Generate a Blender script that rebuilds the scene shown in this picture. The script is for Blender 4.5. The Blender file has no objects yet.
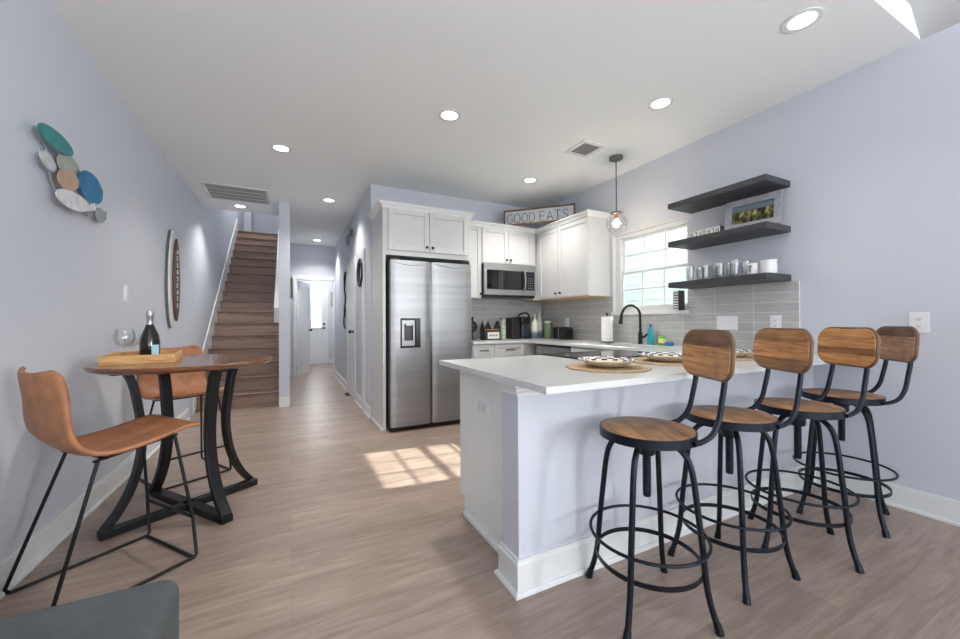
import bpy, math, random
from mathutils import Vector, Matrix
from math import sin, cos, pi, radians
random.seed(7)
S = bpy.context.scene
COL = S.collection

# ------------------------------------------------------------------ camera
YAW, PITCH, ROLL, EYE = .4619, .0068, -.0045, 1.136
Fv = Vector((sin(YAW), cos(YAW), 0)); Rv = Vector((cos(YAW), -sin(YAW), 0)); Uv = Vector((0, 0, 1))
Fv, Uv = Fv*cos(PITCH)+Uv*sin(PITCH), Uv*cos(PITCH)-Fv*sin(PITCH)
Rv, Uv = Rv*cos(ROLL)+Uv*sin(ROLL), Uv*cos(ROLL)-Rv*sin(ROLL)
cd = bpy.data.cameras.new('camera'); cd.sensor_width = 36; cd.sensor_fit = 'HORIZONTAL'
cd.lens = 380/960*36; cd.clip_start = .05; cd.clip_end = 200
cam = bpy.data.objects.new('camera', cd); COL.objects.link(cam)
m = Matrix((Rv, Uv, -Fv)).transposed().to_4x4(); m.translation = (0, 0, EYE)
cam.matrix_world = m
S.camera = cam

# ------------------------------------------------------------------ world, sun, daylight
w = bpy.data.worlds.new('world'); S.world = w; w.use_nodes = True
bg = w.node_tree.nodes['Background']
bg.inputs['Color'].default_value = (.88, .95, 1.0, 1); bg.inputs['Strength'].default_value = 1.7
sd = bpy.data.lights.new('sun', 'SUN'); sd.energy = 13; sd.angle = radians(.6); sd.color = (1, .93, .86)
sun = bpy.data.objects.new('sun', sd); COL.objects.link(sun)
sun.rotation_euler = Vector((-1, .097, -.72)).to_track_quat('-Z', 'Y').to_euler()
def area(name, loc, direction, sx, sy, power, color=(1, 1, 1)):
    l = bpy.data.lights.new(name, 'AREA'); l.shape = 'RECTANGLE'; l.size = sx; l.size_y = sy
    l.energy = power; l.color = color
    o = bpy.data.objects.new(name, l); COL.objects.link(o); o.location = loc
    o.rotation_euler = Vector(direction).to_track_quat('-Z', 'Z').to_euler()
    return o
# daylight at rear windows and front door; side and patio lamps are added fill
area('daylight_rear_window_left', (.0, -7.21, 1.40), (0, 1, .8), 1.7, 1.9, 52, (.965, .985, 1))
area('daylight_rear_window_right', (2.3, -7.21, 1.40), (0, 1, .8), 1.7, 1.9, 52, (.965, .985, 1))
area('added_side_fill', (3.42, -3.9, 1.5), (-1, 0, .5), 1.7, 1.5, 370, (.965, .985, 1))
area('added_patio_fill', (-1.20, -4.3, 1.2), (1, 0, .5), 2.2, 2.0, 60, (.965, .985, 1))
area('daylight_front_door', (.56, 11.62, 1.45), (0, -1, 0), .3, .8, 5, (1, .98, .95))

S.view_settings.view_transform = 'Standard'
S.view_settings.look = 'None'
S.view_settings.gamma = 1
S.view_settings.use_curve_mapping = False
S.view_settings.exposure = .18

# ------------------------------------------------------------------ materials
MATS = {}
def lin(c):
    return tuple((x/255/12.92 if x/255 <= .04045 else ((x/255+.055)/1.055)**2.4) for x in c)
def mat(name, rgb, rough=.5, metal=0, bump=0, bscale=60, var=0, vscale=8, coat=0, emit=None, estr=0, trans=0, ior=1.45, stretch=None, spec=.5, alpha=1):
    if name in MATS: return MATS[name]
    M = bpy.data.materials.new(name); M.use_nodes = True; nt = M.node_tree
    b = nt.nodes['Principled BSDF']
    c = lin(rgb)
    b.inputs['Base Color'].default_value = (*c, 1); b.inputs['Roughness'].default_value = rough
    b.inputs['Metallic'].default_value = metal; b.inputs['Specular IOR Level'].default_value = spec
    b.inputs['Coat Weight'].default_value = coat; b.inputs['Transmission Weight'].default_value = trans
    b.inputs['IOR'].default_value = ior
    b.inputs['Alpha'].default_value = alpha
    if emit:
        b.inputs['Emission Color'].default_value = (*lin(emit), 1); b.inputs['Emission Strength'].default_value = estr
    tc = nt.nodes.new('ShaderNodeTexCoord'); mp = nt.nodes.new('ShaderNodeMapping')
    nt.links.new(tc.outputs['Object'], mp.inputs['Vector'])
    if stretch: mp.inputs['Scale'].default_value = stretch
    if var or not bump:
        n = nt.nodes.new('ShaderNodeTexNoise'); n.inputs['Scale'].default_value = vscale; n.inputs['Detail'].default_value = 4
        nt.links.new(mp.outputs[0], n.inputs['Vector'])
        r = nt.nodes.new('ShaderNodeValToRGB')
        v = max(var, .02)
        r.color_ramp.elements[0].position = .3; r.color_ramp.elements[1].position = .7
        r.color_ramp.elements[0].color = (*[x*(1-v) for x in c], 1); r.color_ramp.elements[1].color = (*[min(1, x*(1+v)) for x in c], 1)
        nt.links.new(n.outputs['Fac'], r.inputs['Fac']); nt.links.new(r.outputs['Color'], b.inputs['Base Color'])
    if bump:
        n = nt.nodes.new('ShaderNodeTexNoise'); n.inputs['Scale'].default_value = bscale; n.inputs['Detail'].default_value = 3
        nt.links.new(mp.outputs[0], n.inputs['Vector'])
        bp = nt.nodes.new('ShaderNodeBump'); bp.inputs['Strength'].default_value = bump; bp.inputs['Distance'].default_value = .002
        nt.links.new(n.outputs['Fac'], bp.inputs['Height']); nt.links.new(bp.outputs['Normal'], b.inputs['Normal'])
    MATS[name] = M
    return M

def wood(name, dark, mid, light, axis='x', board=.0, rough=.45, scale=1.0, coat=0, offs=0, tone=(.78, 1.18), bands=None, blotch=0):
    """board > 0 gives planks of that width across the other axis, each with its own tone"""
    M = bpy.data.materials.new(name); M.use_nodes = True; nt = M.node_tree; N = nt.nodes; L = nt.links
    b = N['Principled BSDF']; b.inputs['Roughness'].default_value = rough; b.inputs['Coat Weight'].default_value = coat
    tc = N.new('ShaderNodeTexCoord'); mp = N.new('ShaderNodeMapping'); L.new(tc.outputs['Object'], mp.inputs['Vector'])
    if axis == 'yz':
        sx = N.new('ShaderNodeSeparateXYZ'); cx = N.new('ShaderNodeCombineXYZ'); L.new(tc.outputs['Object'], sx.inputs[0])
        L.new(sx.outputs['Y'], cx.inputs['X']); L.new(sx.outputs['Z'], cx.inputs['Y']); L.new(sx.outputs['X'], cx.inputs['Z']); L.new(cx.outputs[0], mp.inputs['Vector'])
        mp.inputs['Location'].default_value = (3.1, -.91+offs, 0)
    if axis == 'y': mp.inputs['Rotation'].default_value = (0, 0, pi/2)
    if axis == 'z': mp.inputs['Rotation'].default_value = (0, pi/2, 0)
    sc = N.new('ShaderNodeMapping'); sc.inputs['Scale'].default_value = (1.6*scale, 22*scale, 22*scale)
    L.new(mp.outputs[0], sc.inputs['Vector'])
    n1 = N.new('ShaderNodeTexNoise'); n1.inputs['Scale'].default_value = 1.5; n1.inputs['Detail'].default_value = 8; n1.inputs['Distortion'].default_value = 1.2
    L.new(sc.outputs[0], n1.inputs['Vector'])
    r = N.new('ShaderNodeValToRGB'); e = r.color_ramp.elements
    e[0].position = .28; e[0].color = (*lin(dark), 1); e[1].position = .72; e[1].color = (*lin(light), 1)
    x = e.new(.5); x.color = (*lin(mid), 1)
    L.new(n1.outputs['Fac'], r.inputs['Fac']); out = r.outputs['Color']
    if board:
        br = N.new('ShaderNodeTexBrick'); br.offset = .37; br.inputs['Scale'].default_value = 1
        br.inputs['Brick Width'].default_value = board*6.7; br.inputs['Row Height'].default_value = board
        br.inputs['Mortar Size'].default_value = .0012; br.inputs['Mortar Smooth'].default_value = .1
        br.inputs['Color1'].default_value = (tone[0],)*3+(1,); br.inputs['Color2'].default_value = (tone[1], tone[1]*.98, tone[1]*.95, 1)
        br.inputs['Mortar'].default_value = (.62, .58, .55, 1)
        L.new(mp.outputs[0], br.inputs['Vector'])
        mx = N.new('ShaderNodeMix'); mx.data_type = 'RGBA'; mx.blend_type = 'MULTIPLY'; mx.inputs['Factor'].default_value = 1
        L.new(out, mx.inputs['A']); L.new(br.outputs['Color'], mx.inputs['B']); out = mx.outputs['Result']
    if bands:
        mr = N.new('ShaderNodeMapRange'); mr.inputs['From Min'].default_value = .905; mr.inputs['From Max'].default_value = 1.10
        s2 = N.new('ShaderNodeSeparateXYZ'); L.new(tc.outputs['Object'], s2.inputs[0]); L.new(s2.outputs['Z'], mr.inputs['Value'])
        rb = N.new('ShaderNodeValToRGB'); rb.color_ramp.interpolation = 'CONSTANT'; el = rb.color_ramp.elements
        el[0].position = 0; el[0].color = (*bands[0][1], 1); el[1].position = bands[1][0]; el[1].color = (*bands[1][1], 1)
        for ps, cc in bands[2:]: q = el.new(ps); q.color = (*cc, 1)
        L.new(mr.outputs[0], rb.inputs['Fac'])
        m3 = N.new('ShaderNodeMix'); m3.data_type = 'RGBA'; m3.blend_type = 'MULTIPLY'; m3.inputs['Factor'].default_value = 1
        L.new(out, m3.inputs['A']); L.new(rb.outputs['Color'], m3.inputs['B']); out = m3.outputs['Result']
    if blotch:
        nb_ = N.new('ShaderNodeTexNoise'); nb_.inputs['Scale'].default_value = 9; nb_.inputs['Detail'].default_value = 3; L.new(tc.outputs['Object'], nb_.inputs['Vector'])
        r4 = N.new('ShaderNodeValToRGB'); r4.color_ramp.elements[0].position = .33; r4.color_ramp.elements[0].color = (1-blotch, 1-blotch, 1-blotch*.9, 1)
        r4.color_ramp.elements[1].position = .58; r4.color_ramp.elements[1].color = (1, 1, 1, 1); L.new(nb_.outputs['Fac'], r4.inputs['Fac'])
        m4 = N.new('ShaderNodeMix'); m4.data_type = 'RGBA'; m4.blend_type = 'MULTIPLY'; m4.inputs['Factor'].default_value = 1
        L.new(out, m4.inputs['A']); L.new(r4.outputs['Color'], m4.inputs['B']); out = m4.outputs['Result']
    L.new(out, b.inputs['Base Color'])
    bp = N.new('ShaderNodeBump'); bp.inputs['Strength'].default_value = .15; bp.inputs['Distance'].default_value = .002
    L.new(n1.outputs['Fac'], bp.inputs['Height']); L.new(bp.outputs['Normal'], b.inputs['Normal'])
    MATS[name] = M
    return M

def floor_mat():
    M = bpy.data.materials.new('vinyl_plank'); M.use_nodes = True; nt = M.node_tree; N = nt.nodes; L = nt.links
    b = N['Principled BSDF']; b.inputs['Roughness'].default_value = .34; b.inputs['Specular IOR Level'].default_value = .55
    tc = N.new('ShaderNodeTexCoord')
    br = N.new('ShaderNodeTexBrick'); br.offset = .41; br.inputs['Scale'].default_value = 1
    br.inputs['Brick Width'].default_value = 1.22; br.inputs['Row Height'].default_value = .18
    br.inputs['Mortar Size'].default_value = .0011; br.inputs['Mortar Smooth'].default_value = .2
    br.inputs['Color1'].default_value = (.88, .88, .88, 1); br.inputs['Color2'].default_value = (1.10, 1.09, 1.08, 1)
    br.inputs['Mortar'].default_value = (.74, .72, .70, 1)
    L.new(tc.outputs['Object'], br.inputs['Vector'])
    sc = N.new('ShaderNodeMapping'); sc.inputs['Scale'].default_value = (1.5, 13, 1); L.new(tc.outputs['Object'], sc.inputs['Vector'])
    wv = N.new('ShaderNodeTexNoise'); wv.inputs['Scale'].default_value = 1.3; wv.inputs['Detail'].default_value = 9; wv.inputs['Distortion'].default_value = 1.4
    L.new(sc.outputs[0], wv.inputs['Vector'])
    fine = N.new('ShaderNodeMapping'); fine.inputs['Scale'].default_value = (3, 70, 1); L.new(tc.outputs['Object'], fine.inputs['Vector'])
    n2 = N.new('ShaderNodeTexNoise'); n2.inputs['Scale'].default_value = 2; n2.inputs['Detail'].default_value = 6; L.new(fine.outputs[0], n2.inputs['Vector'])
    r = N.new('ShaderNodeValToRGB'); e = r.color_ramp.elements
    e[0].position = .30; e[0].color = (*lin((140, 122, 111)), 1); e[1].position = .72; e[1].color = (*lin((170, 152, 140)), 1)
    x = e.new(.5); x.color = (*lin((156, 137, 126)), 1)
    L.new(wv.outputs['Fac'], r.inputs['Fac'])
    mx = N.new('ShaderNodeMix'); mx.data_type = 'RGBA'; mx.blend_type = 'MULTIPLY'; mx.inputs['Factor'].default_value = 1
    L.new(r.outputs['Color'], mx.inputs['A']); L.new(br.outputs['Color'], mx.inputs['B'])
    r2 = N.new('ShaderNodeValToRGB'); r2.color_ramp.elements[0].color = (.86, .86, .86, 1); r2.color_ramp.elements[1].color = (1.1, 1.1, 1.1, 1)
    r2.color_ramp.elements[0].position = .3; r2.color_ramp.elements[1].position = .7
    L.new(n2.outputs['Fac'], r2.inputs['Fac'])
    m2 = N.new('ShaderNodeMix'); m2.data_type = 'RGBA'; m2.blend_type = 'MULTIPLY'; m2.inputs['Factor'].default_value = 1
    L.new(mx.outputs['Result'], m2.inputs['A']); L.new(r2.outputs['Color'], m2.inputs['B'])
    L.new(m2.outputs['Result'], b.inputs['Base Color'])
    bp = N.new('ShaderNodeBump'); bp.inputs['Strength'].default_value = .12; bp.inputs['Distance'].default_value = .002
    L.new(n2.outputs['Fac'], bp.inputs['Height']); L.new(bp.outputs['Normal'], b.inputs['Normal'])
    return M

def tile_mat(name, axis):
    M = bpy.data.materials.new(name); M.use_nodes = True; nt = M.node_tree; N = nt.nodes; L = nt.links
    b = N['Principled BSDF']
    tc = N.new('ShaderNodeTexCoord'); sp = N.new('ShaderNodeSeparateXYZ'); cb = N.new('ShaderNodeCombineXYZ')
    L.new(tc.outputs['Object'], sp.inputs[0]); L.new(sp.outputs[axis], cb.inputs['X']); L.new(sp.outputs['Z'], cb.inputs['Y'])
    mp = N.new('ShaderNodeMapping'); mp.inputs['Location'].default_value = (-1.434 if axis == 'Y' else -3.309, -1.43, 0)
    L.new(cb.outputs[0], mp.inputs['Vector'])
    br = N.new('ShaderNodeTexBrick'); br.offset = 0; br.inputs['Scale'].default_value = 1
    br.inputs['Brick Width'].default_value = .305; br.inputs['Row Height'].default_value = .0765
    br.inputs['Mortar Size'].default_value = .0016; br.inputs['Mortar Smooth'].default_value = .1
    br.inputs['Color1'].default_value = (*lin((178, 178, 178)), 1); br.inputs['Color2'].default_value = (*lin((190, 190, 190)), 1)
    br.inputs['Mortar'].default_value = (*lin((226, 226, 226)), 1)
    L.new(mp.outputs[0], br.inputs['Vector'])
    st = N.new('ShaderNodeMapping'); st.inputs['Scale'].default_value = (2.0, 30, 1); L.new(cb.outputs[0], st.inputs['Vector'])
    nz = N.new('ShaderNodeTexNoise'); nz.inputs['Scale'].default_value = 3; nz.inputs['Detail'].default_value = 4; L.new(st.outputs[0], nz.inputs['Vector'])
    rp = N.new('ShaderNodeValToRGB'); rp.color_ramp.elements[0].position = .3; rp.color_ramp.elements[1].position = .7
    rp.color_ramp.elements[0].color = (.88, .88, .88, 1); rp.color_ramp.elements[1].color = (1.08, 1.08, 1.08, 1)
    L.new(nz.outputs['Fac'], rp.inputs['Fac'])
    mx = N.new('ShaderNodeMix'); mx.data_type = 'RGBA'; mx.blend_type = 'MULTIPLY'; mx.inputs['Factor'].default_value = 1
    L.new(br.outputs['Color'], mx.inputs['A']); L.new(rp.outputs['Color'], mx.inputs['B']); L.new(mx.outputs['Result'], b.inputs['Base Color'])
    b.inputs['Roughness'].default_value = .22
    bp = N.new('ShaderNodeBump'); bp.inputs['Strength'].default_value = .5; bp.inputs['Distance'].default_value = .002; bp.invert = True
    L.new(br.outputs['Fac'], bp.inputs['Height']); L.new(bp.outputs['Normal'], b.inputs['Normal'])
    return M

WALL = mat('wall_paint', (203, 208, 218), .62, bump=.05, bscale=300)
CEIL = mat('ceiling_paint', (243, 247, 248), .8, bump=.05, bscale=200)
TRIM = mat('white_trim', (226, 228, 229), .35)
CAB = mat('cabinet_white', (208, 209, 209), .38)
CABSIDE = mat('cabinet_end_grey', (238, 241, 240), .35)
VAULT = mat('vault_dimmed_paint', (186, 188, 189), .8, bump=.05, bscale=200)  # ceiling white darkened in colour to offset excess light on the vault
FLOOR = floor_mat()
TILE_Y = tile_mat('tile_right', 'Y'); TILE_X = tile_mat('tile_back', 'X')
QUARTZ = mat('quartz_white', (213, 215, 215), .18, var=.03, vscale=40)
STEEL = mat('brushed_steel', (164, 165, 167), .42, 1, bump=.05, bscale=8, var=.10, vscale=1.2, stretch=(.5, .5, 14))
STEEL_D = mat('dark_steel', (120, 121, 123), .3, 1)
BLACK = mat('black_plastic', (24, 24, 26), .3)
BLACKGLASS = mat('black_glass', (10, 10, 12), .04, spec=.8)
KNOB = mat('dark_bronze', (38, 35, 34), .35, .8)
IRON = mat('blue_black_iron', (40, 44, 52), .38, .75, bump=.1, bscale=120)
IRON2 = mat('matte_black_metal', (34, 35, 38), .42, .5)
SHELF = mat('charcoal_wood', (64, 65, 70), .5, bump=.25, bscale=30, stretch=(12, 1, 12))
TAN = mat('tan_leather', (168, 114, 78), .5, bump=.4, bscale=180, var=.22, vscale=14)
GREYF = mat('grey_fabric', (84, 88, 90), .9, bump=.4, bscale=400, var=.12, vscale=12)
WHITE = mat('white_gloss', (236, 236, 236), .25)
PLASTIC = mat('white_plastic', (232, 233, 236), .35)
SLOT = mat('outlet_slot', (60, 60, 62), .5)
CREAM = mat('cream_ceramic', (226, 214, 192), .3)
BLKCER = mat('black_ceramic', (22, 26, 32), .25)
MAT_W = mat('woven_seagrass', (186, 162, 128), .85, bump=.9, bscale=160, var=.22, vscale=60)
TABLEWOOD = wood('walnut_tabletop', (84, 52, 36), (114, 74, 52), (138, 94, 68), 'x', .12, .24, coat=.4)
TRAYWOOD = wood('light_pine_tray', (186, 138, 84), (212, 166, 108), (226, 186, 130), 'x', 0, .55)
STOOLWOOD = wood('reclaimed_stool_wood', (116, 80, 54), (172, 126, 82), (196, 154, 110), 'y', .065, .45, blotch=.5)
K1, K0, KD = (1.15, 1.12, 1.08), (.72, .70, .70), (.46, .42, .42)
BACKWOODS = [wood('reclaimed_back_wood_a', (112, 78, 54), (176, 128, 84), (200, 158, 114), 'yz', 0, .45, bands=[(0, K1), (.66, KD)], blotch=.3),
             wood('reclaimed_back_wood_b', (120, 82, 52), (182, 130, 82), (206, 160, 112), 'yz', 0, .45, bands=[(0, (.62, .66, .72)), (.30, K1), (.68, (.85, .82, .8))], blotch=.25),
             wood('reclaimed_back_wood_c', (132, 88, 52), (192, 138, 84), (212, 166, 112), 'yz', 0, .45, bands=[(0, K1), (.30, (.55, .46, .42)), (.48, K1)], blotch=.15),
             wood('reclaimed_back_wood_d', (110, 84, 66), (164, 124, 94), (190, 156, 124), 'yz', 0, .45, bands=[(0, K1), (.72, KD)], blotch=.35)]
STAIRW = wood('stair_vinyl', (122, 99, 86), (150, 124, 110), (166, 141, 126), 'x', 0, .4)
STAIRN = wood('stair_nosing_wood', (96, 76, 66), (122, 98, 86), (140, 116, 102), 'x', 0, .35)
UNDERW = mat('birch_underside', (214, 178, 132), .5)
FRAMEW = mat('brown_sign_frame', (112, 84, 62), .6, var=.2)
SIGNBG = mat('grey_sign_board', (196, 200, 206), .7, var=.08, vscale=30)
def arch_glass(name, tint=(1, 1, 1), rough=0, gloss=.08):
    """thin clear glazing that lets the daylight through"""
    M = bpy.data.materials.new(name); M.use_nodes = True; nt = M.node_tree; N = nt.nodes; L = nt.links
    N.remove(N['Principled BSDF']); o = [n for n in N if n.type == 'OUTPUT_MATERIAL'][0]
    t = N.new('ShaderNodeBsdfTransparent'); t.inputs['Color'].default_value = (*tint, 1)
    g = N.new('ShaderNodeBsdfGlossy'); g.inputs['Roughness'].default_value = rough
    lw = N.new('ShaderNodeLayerWeight'); lw.inputs['Blend'].default_value = .35
    mr = N.new('ShaderNodeMath'); mr.operation = 'MULTIPLY_ADD'; mr.inputs[1].default_value = .28; mr.inputs[2].default_value = gloss*.3
    L.new(lw.outputs['Fresnel'], mr.inputs[0])
    mx = N.new('ShaderNodeMixShader'); L.new(mr.outputs[0], mx.inputs[0]); L.new(t.outputs[0], mx.inputs[1]); L.new(g.outputs[0], mx.inputs[2])
    L.new(mx.outputs[0], o.inputs['Surface'])
    return M
PANE = arch_glass('window_pane', (.95, 1, .98))
CLEAR = arch_glass('clear_glass', (.985, .99, .99), .03, .25)

# ------------------------------------------------------------------ mesh helper
class MB:
    def __init__(s): s.v = []; s.f = []; s.m = []
    def box(s, a, b, mi=0):
        x0, y0, z0 = [min(a[i], b[i]) for i in range(3)]; x1, y1, z1 = [max(a[i], b[i]) for i in range(3)]
        if max(x1-x0, y1-y0, z1-z0) < 2.3 and len(s.v):      # hair-thin inset so overlapping strips never share a plane
            q = min(1.2e-4*((len(s.v)//8) % 5), .1*min(x1-x0, y1-y0, z1-z0)); x0 += q; y0 += q; z0 += q; x1 -= q; y1 -= q; z1 -= q
        k = len(s.v)
        s.v += [(x0, y0, z0), (x1, y0, z0), (x1, y1, z0), (x0, y1, z0), (x0, y0, z1), (x1, y0, z1), (x1, y1, z1), (x0, y1, z1)]
        s.f += [tuple(k+i for i in q) for q in ((0, 3, 2, 1), (4, 5, 6, 7), (0, 1, 5, 4), (1, 2, 6, 5), (2, 3, 7, 6), (3, 0, 4, 7))]; s.m += [mi]*6
        return s
    def prism(s, poly, fn, lo, hi, mi=0):
        """poly: list of 2D points (ccw), fn(u,v,w)->xyz"""
        k = len(s.v); n = len(poly)
        s.v += [tuple(fn(u, v, lo)) for u, v in poly] + [tuple(fn(u, v, hi)) for u, v in poly]
        s.f += [tuple(k+n-1-i for i in range(n)), tuple(k+n+i for i in range(n))]; s.m += [mi, mi]
        for i in range(n):
            j = (i+1) % n; s.f.append((k+i, k+j, k+n+j, k+n+i)); s.m.append(mi)
        return s
    def tube(s, pts, r, n=10, closed=False, mi=0, flat=None):
        """sweep; flat=(rw, rh, up) makes an oval/rectangular-ish band instead"""
        P = [Vector(p) for p in pts]; N_ = len(P); k = len(s.v); prev = None
        for i, p in enumerate(P):
            if closed: t = (P[(i+1) % N_]-P[i-1])
            else: t = (P[min(i+1, N_-1)]-P[max(i-1, 0)])
            t.normalize()
            if prev is None:
                a = Vector((0, 0, 1)) if abs(t.z) < .9 else Vector((1, 0, 0))
                u = t.cross(a).normalized()
            else:
                u = (prev - t*prev.dot(t)).normalized()
            if flat and flat[2] is not None:
                u = Vector(flat[2]).cross(t).normalized()
            prev = u; v = t.cross(u)
            rr = r[i] if isinstance(r, (list, tuple)) else r
            for j in range(n):
                a = 2*pi*j/n
                if flat:
                    q = [(1, 1), (-1, 1), (-1, -1), (1, -1)][j]
                    s.v.append(tuple(p+u*flat[0]*q[0]+v*flat[1]*q[1]))
                else: s.v.append(tuple(p+u*rr*cos(a)+v*rr*sin(a)))
        segs = N_ if closed else N_-1
        for i in range(segs):
            for j in range(n):
                a = k+i*n+j; b = k+i*n+(j+1) % n; c = k+((i+1) % N_)*n+(j+1) % n; d = k+((i+1) % N_)*n+j
                s.f.append((a, b, c, d)); s.m.append(mi)
        if not closed:
            s.f.append(tuple(k+n-1-j for j in range(n))); s.f.append(tuple(k+(N_-1)*n+j for j in range(n))); s.m += [mi, mi]
        return s
    def bar(s, pts, w_, h_, up, mi=0, closed=False):
        return s.tube(pts, 0, 4, closed, mi, (w_/2, h_/2, up))
    def lathe(s, prof, c=(0, 0, 0), n=24, mi=0, mfn=None):
        k = len(s.v); m_ = len(prof)
        for r, z in prof:
            for j in range(n):
                a = 2*pi*j/n; s.v.append((c[0]+max(r, 1e-4)*cos(a), c[1]+max(r, 1e-4)*sin(a), c[2]+z))
        for i in range(m_-1):
            for j in range(n):
                a = k+i*n+j; b = k+i*n+(j+1) % n; s.f.append((a, b, b+n, a+n)); s.m.append(mfn(i, j) if mfn else mi)
        if prof[0] == prof[-1]: return s
        if prof[0][0] > 1e-3: s.f.append(tuple(k+n-1-j for j in range(n))); s.m.append(mi)
        if prof[-1][0] > 1e-3: s.f.append(tuple(k+(m_-1)*n+j for j in range(n))); s.m.append(mi)
        return s
    def grid(s, fn, nu, nv, mi=0):
        k = len(s.v)
        for i in range(nu+1):
            for j in range(nv+1): s.v.append(tuple(fn(i/nu, j/nv)))
        for i in range(nu):
            for j in range(nv):
                a = k+i*(nv+1)+j; s.f.append((a, a+1, a+nv+2, a+nv+1)); s.m.append(mi)
        return s
    def xf(s, fn): s.v = [tuple(fn(Vector(p))) for p in s.v]; return s

def wloc(o):
    v = Vector((0, 0, 0))
    while o: v += Vector(o.location); o = o.parent
    return v
def obj(name, mb, mats, parent=None, bevel=0, smooth=None, segs=2, label=None, solid=0, sub=0):
    me = bpy.data.meshes.new(name)
    off = wloc(parent) if parent else Vector((0, 0, 0))
    me.from_pydata([tuple(Vector(p)-off) for p in mb.v], [], mb.f)
    for m_ in (mats if isinstance(mats, (list, tuple)) else [mats]): me.materials.append(m_)
    for p, mi in zip(me.polygons, mb.m): p.material_index = mi
    me.validate(); me.update()
    import bmesh
    bm = bmesh.new(); bm.from_mesh(me); bmesh.ops.recalc_face_normals(bm, faces=bm.faces); bm.to_mesh(me); bm.free()
    if smooth is not None:
        me.shade_smooth()
        me.set_sharp_from_angle(angle=radians(smooth))
    o = bpy.data.objects.new(name, me); COL.objects.link(o)
    if parent: o.parent = parent
    if solid:
        md = o.modifiers.new('solid', 'SOLIDIFY'); md.thickness = solid; md.offset = 0
    if sub:
        md = o.modifiers.new('sub', 'SUBSURF'); md.levels = sub; md.render_levels = sub
    if bevel:
        md = o.modifiers.new('bev', 'BEVEL'); md.width = bevel; md.segments = segs; md.limit_method = 'ANGLE'; md.angle_limit = radians(40)
        md.harden_normals = False
    if label: o['label'] = label
    return o
def tag(o, label, cat, group=None, kind=None):
    o['label'] = label; o['category'] = cat
    if group: o['group'] = group
    if kind: o['kind'] = kind
    return o
def thing(name, loc, label, cat, group=None):
    o = bpy.data.objects.new(name, None); COL.objects.link(o); o.location = loc; o.empty_display_size = .05
    return tag(o, label, cat, group)
def struct(name, mb, mats, parent=None, **k):
    o = obj(name, mb, mats, parent, **k)
    if not parent: o['kind'] = 'structure'
    return o
def copy_tree(o, parent=None):
    c = o.copy(); COL.objects.link(c); c.parent = parent
    for ch in list(o.children): copy_tree(ch, c)
    return c
def B(a, b): return MB().box(a, b)
def arc(c, r, a0, a1, n, z=None):
    return [(c[0]+r*cos(a0+(a1-a0)*i/n), c[1]+r*sin(a0+(a1-a0)*i/n)) for i in range(n+1)]
def rrect(w_, h_, r, n=6):
    p = []
    for cx, cy, a in ((w_/2-r, h_/2-r, 0), (-w_/2+r, h_/2-r, pi/2), (-w_/2+r, -h_/2+r, pi), (w_/2-r, -h_/2+r, 3*pi/2)):
        p += arc((cx, cy), r, a, a+pi/2, n)
    return p
def smooth_path(pts, n=8):
    P = [Vector(p) for p in pts]; out = []
    for i in range(len(P)-1):
        p0 = P[max(i-1, 0)]; p1 = P[i]; p2 = P[i+1]; p3 = P[min(i+2, len(P)-1)]
        for k in range(n):
            t = k/n
            out.append(tuple(.5*((2*p1)+(p2-p0)*t+(2*p0-5*p1+4*p2-p3)*t*t+(3*p1-p0-3*p2+p3)*t**3)))
    out.append(tuple(P[-1])); return out

# ------------------------------------------------------------------ room constants
XL, XR, YB, H = -1.097, 3.309, 4.60, 2.778
YREAR = -7.1
YS = 5.97        # first stair riser
YCOL = 5.80      # end of the stair wall
YH = 8.75        # hall end wall

# ------------------------------------------------------------------ structure
struct('floor', B((XL-.12, YREAR-.12, -.1), (XR+.12, 12.4, 0)), FLOOR)
struct('wall_left', MB().box((XL-.12, -2.9, 0), (XL, 12.4, 5.4)).box((XL-.12, YREAR-.12, 0), (XL, -5.45, 3.7)).box((XL-.12, -5.45, 2.25), (XL, -2.9, 3.7)), WALL)
WY0, WY1, WZ0, WZ1 = 2.30, 3.222, 1.228, 2.112   # kitchen window opening
mb = MB()
mb.box((XR, WY1, 0), (XR+.12, YB+.12, H)).box((XR, -2.95, 0), (XR+.12, WY0, H)).box((XR, WY0, 0), (XR+.12, WY1, WZ0)).box((XR, WY0, WZ1), (XR+.12, WY1, H))
mb.box((XR, YREAR-.12, 0), (XR+.12, -4.85, H)).box((XR, -4.85, 0), (XR+.12, -2.95, .7)).box((XR, -4.85, 2.3), (XR+.12, -2.95, H))
struct('wall_right', mb, WALL)
struct('wall_back', B((.85, YB, 0), (XR+.12, YB+.12, H)), WALL)
struct('wall_hall_right', B((.85, YB+.12, 0), (.97, YH, H)), WALL)
struct('wall_stair', B((-.145, YCOL, 0), (-.01, YH+.12, H)), WALL)
# hall end wall with its cased opening
mb = MB().box((-.01, YH, 0), (.10, YH+.12, H)).box((.83, YH, 0), (.97, YH+.12, H)).box((.10, YH, 2.045), (.83, YH+.12, H))
struct('wall_hall_end', mb, WALL)
struct('wall_entry_left', B((-.145, YH+.12, 0), (-.01, 11.4, H)), WALL)
struct('wall_entry_right', B((1.45, YH, 0), (1.57, 11.4, H)), WALL)
struct('wall_entry_return', B((.97, YH, 0), (1.45, YH+.12, H)), WALL)
mb = MB().box((-.145, 11.4, 0), (.385, 11.52, H)).box((.875, 11.4, 0), (1.57, 11.52, H)).box((.385, 11.4, 2.05), (.875, 11.52, H))
struct('wall_entry_front', mb, WALL)
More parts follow.
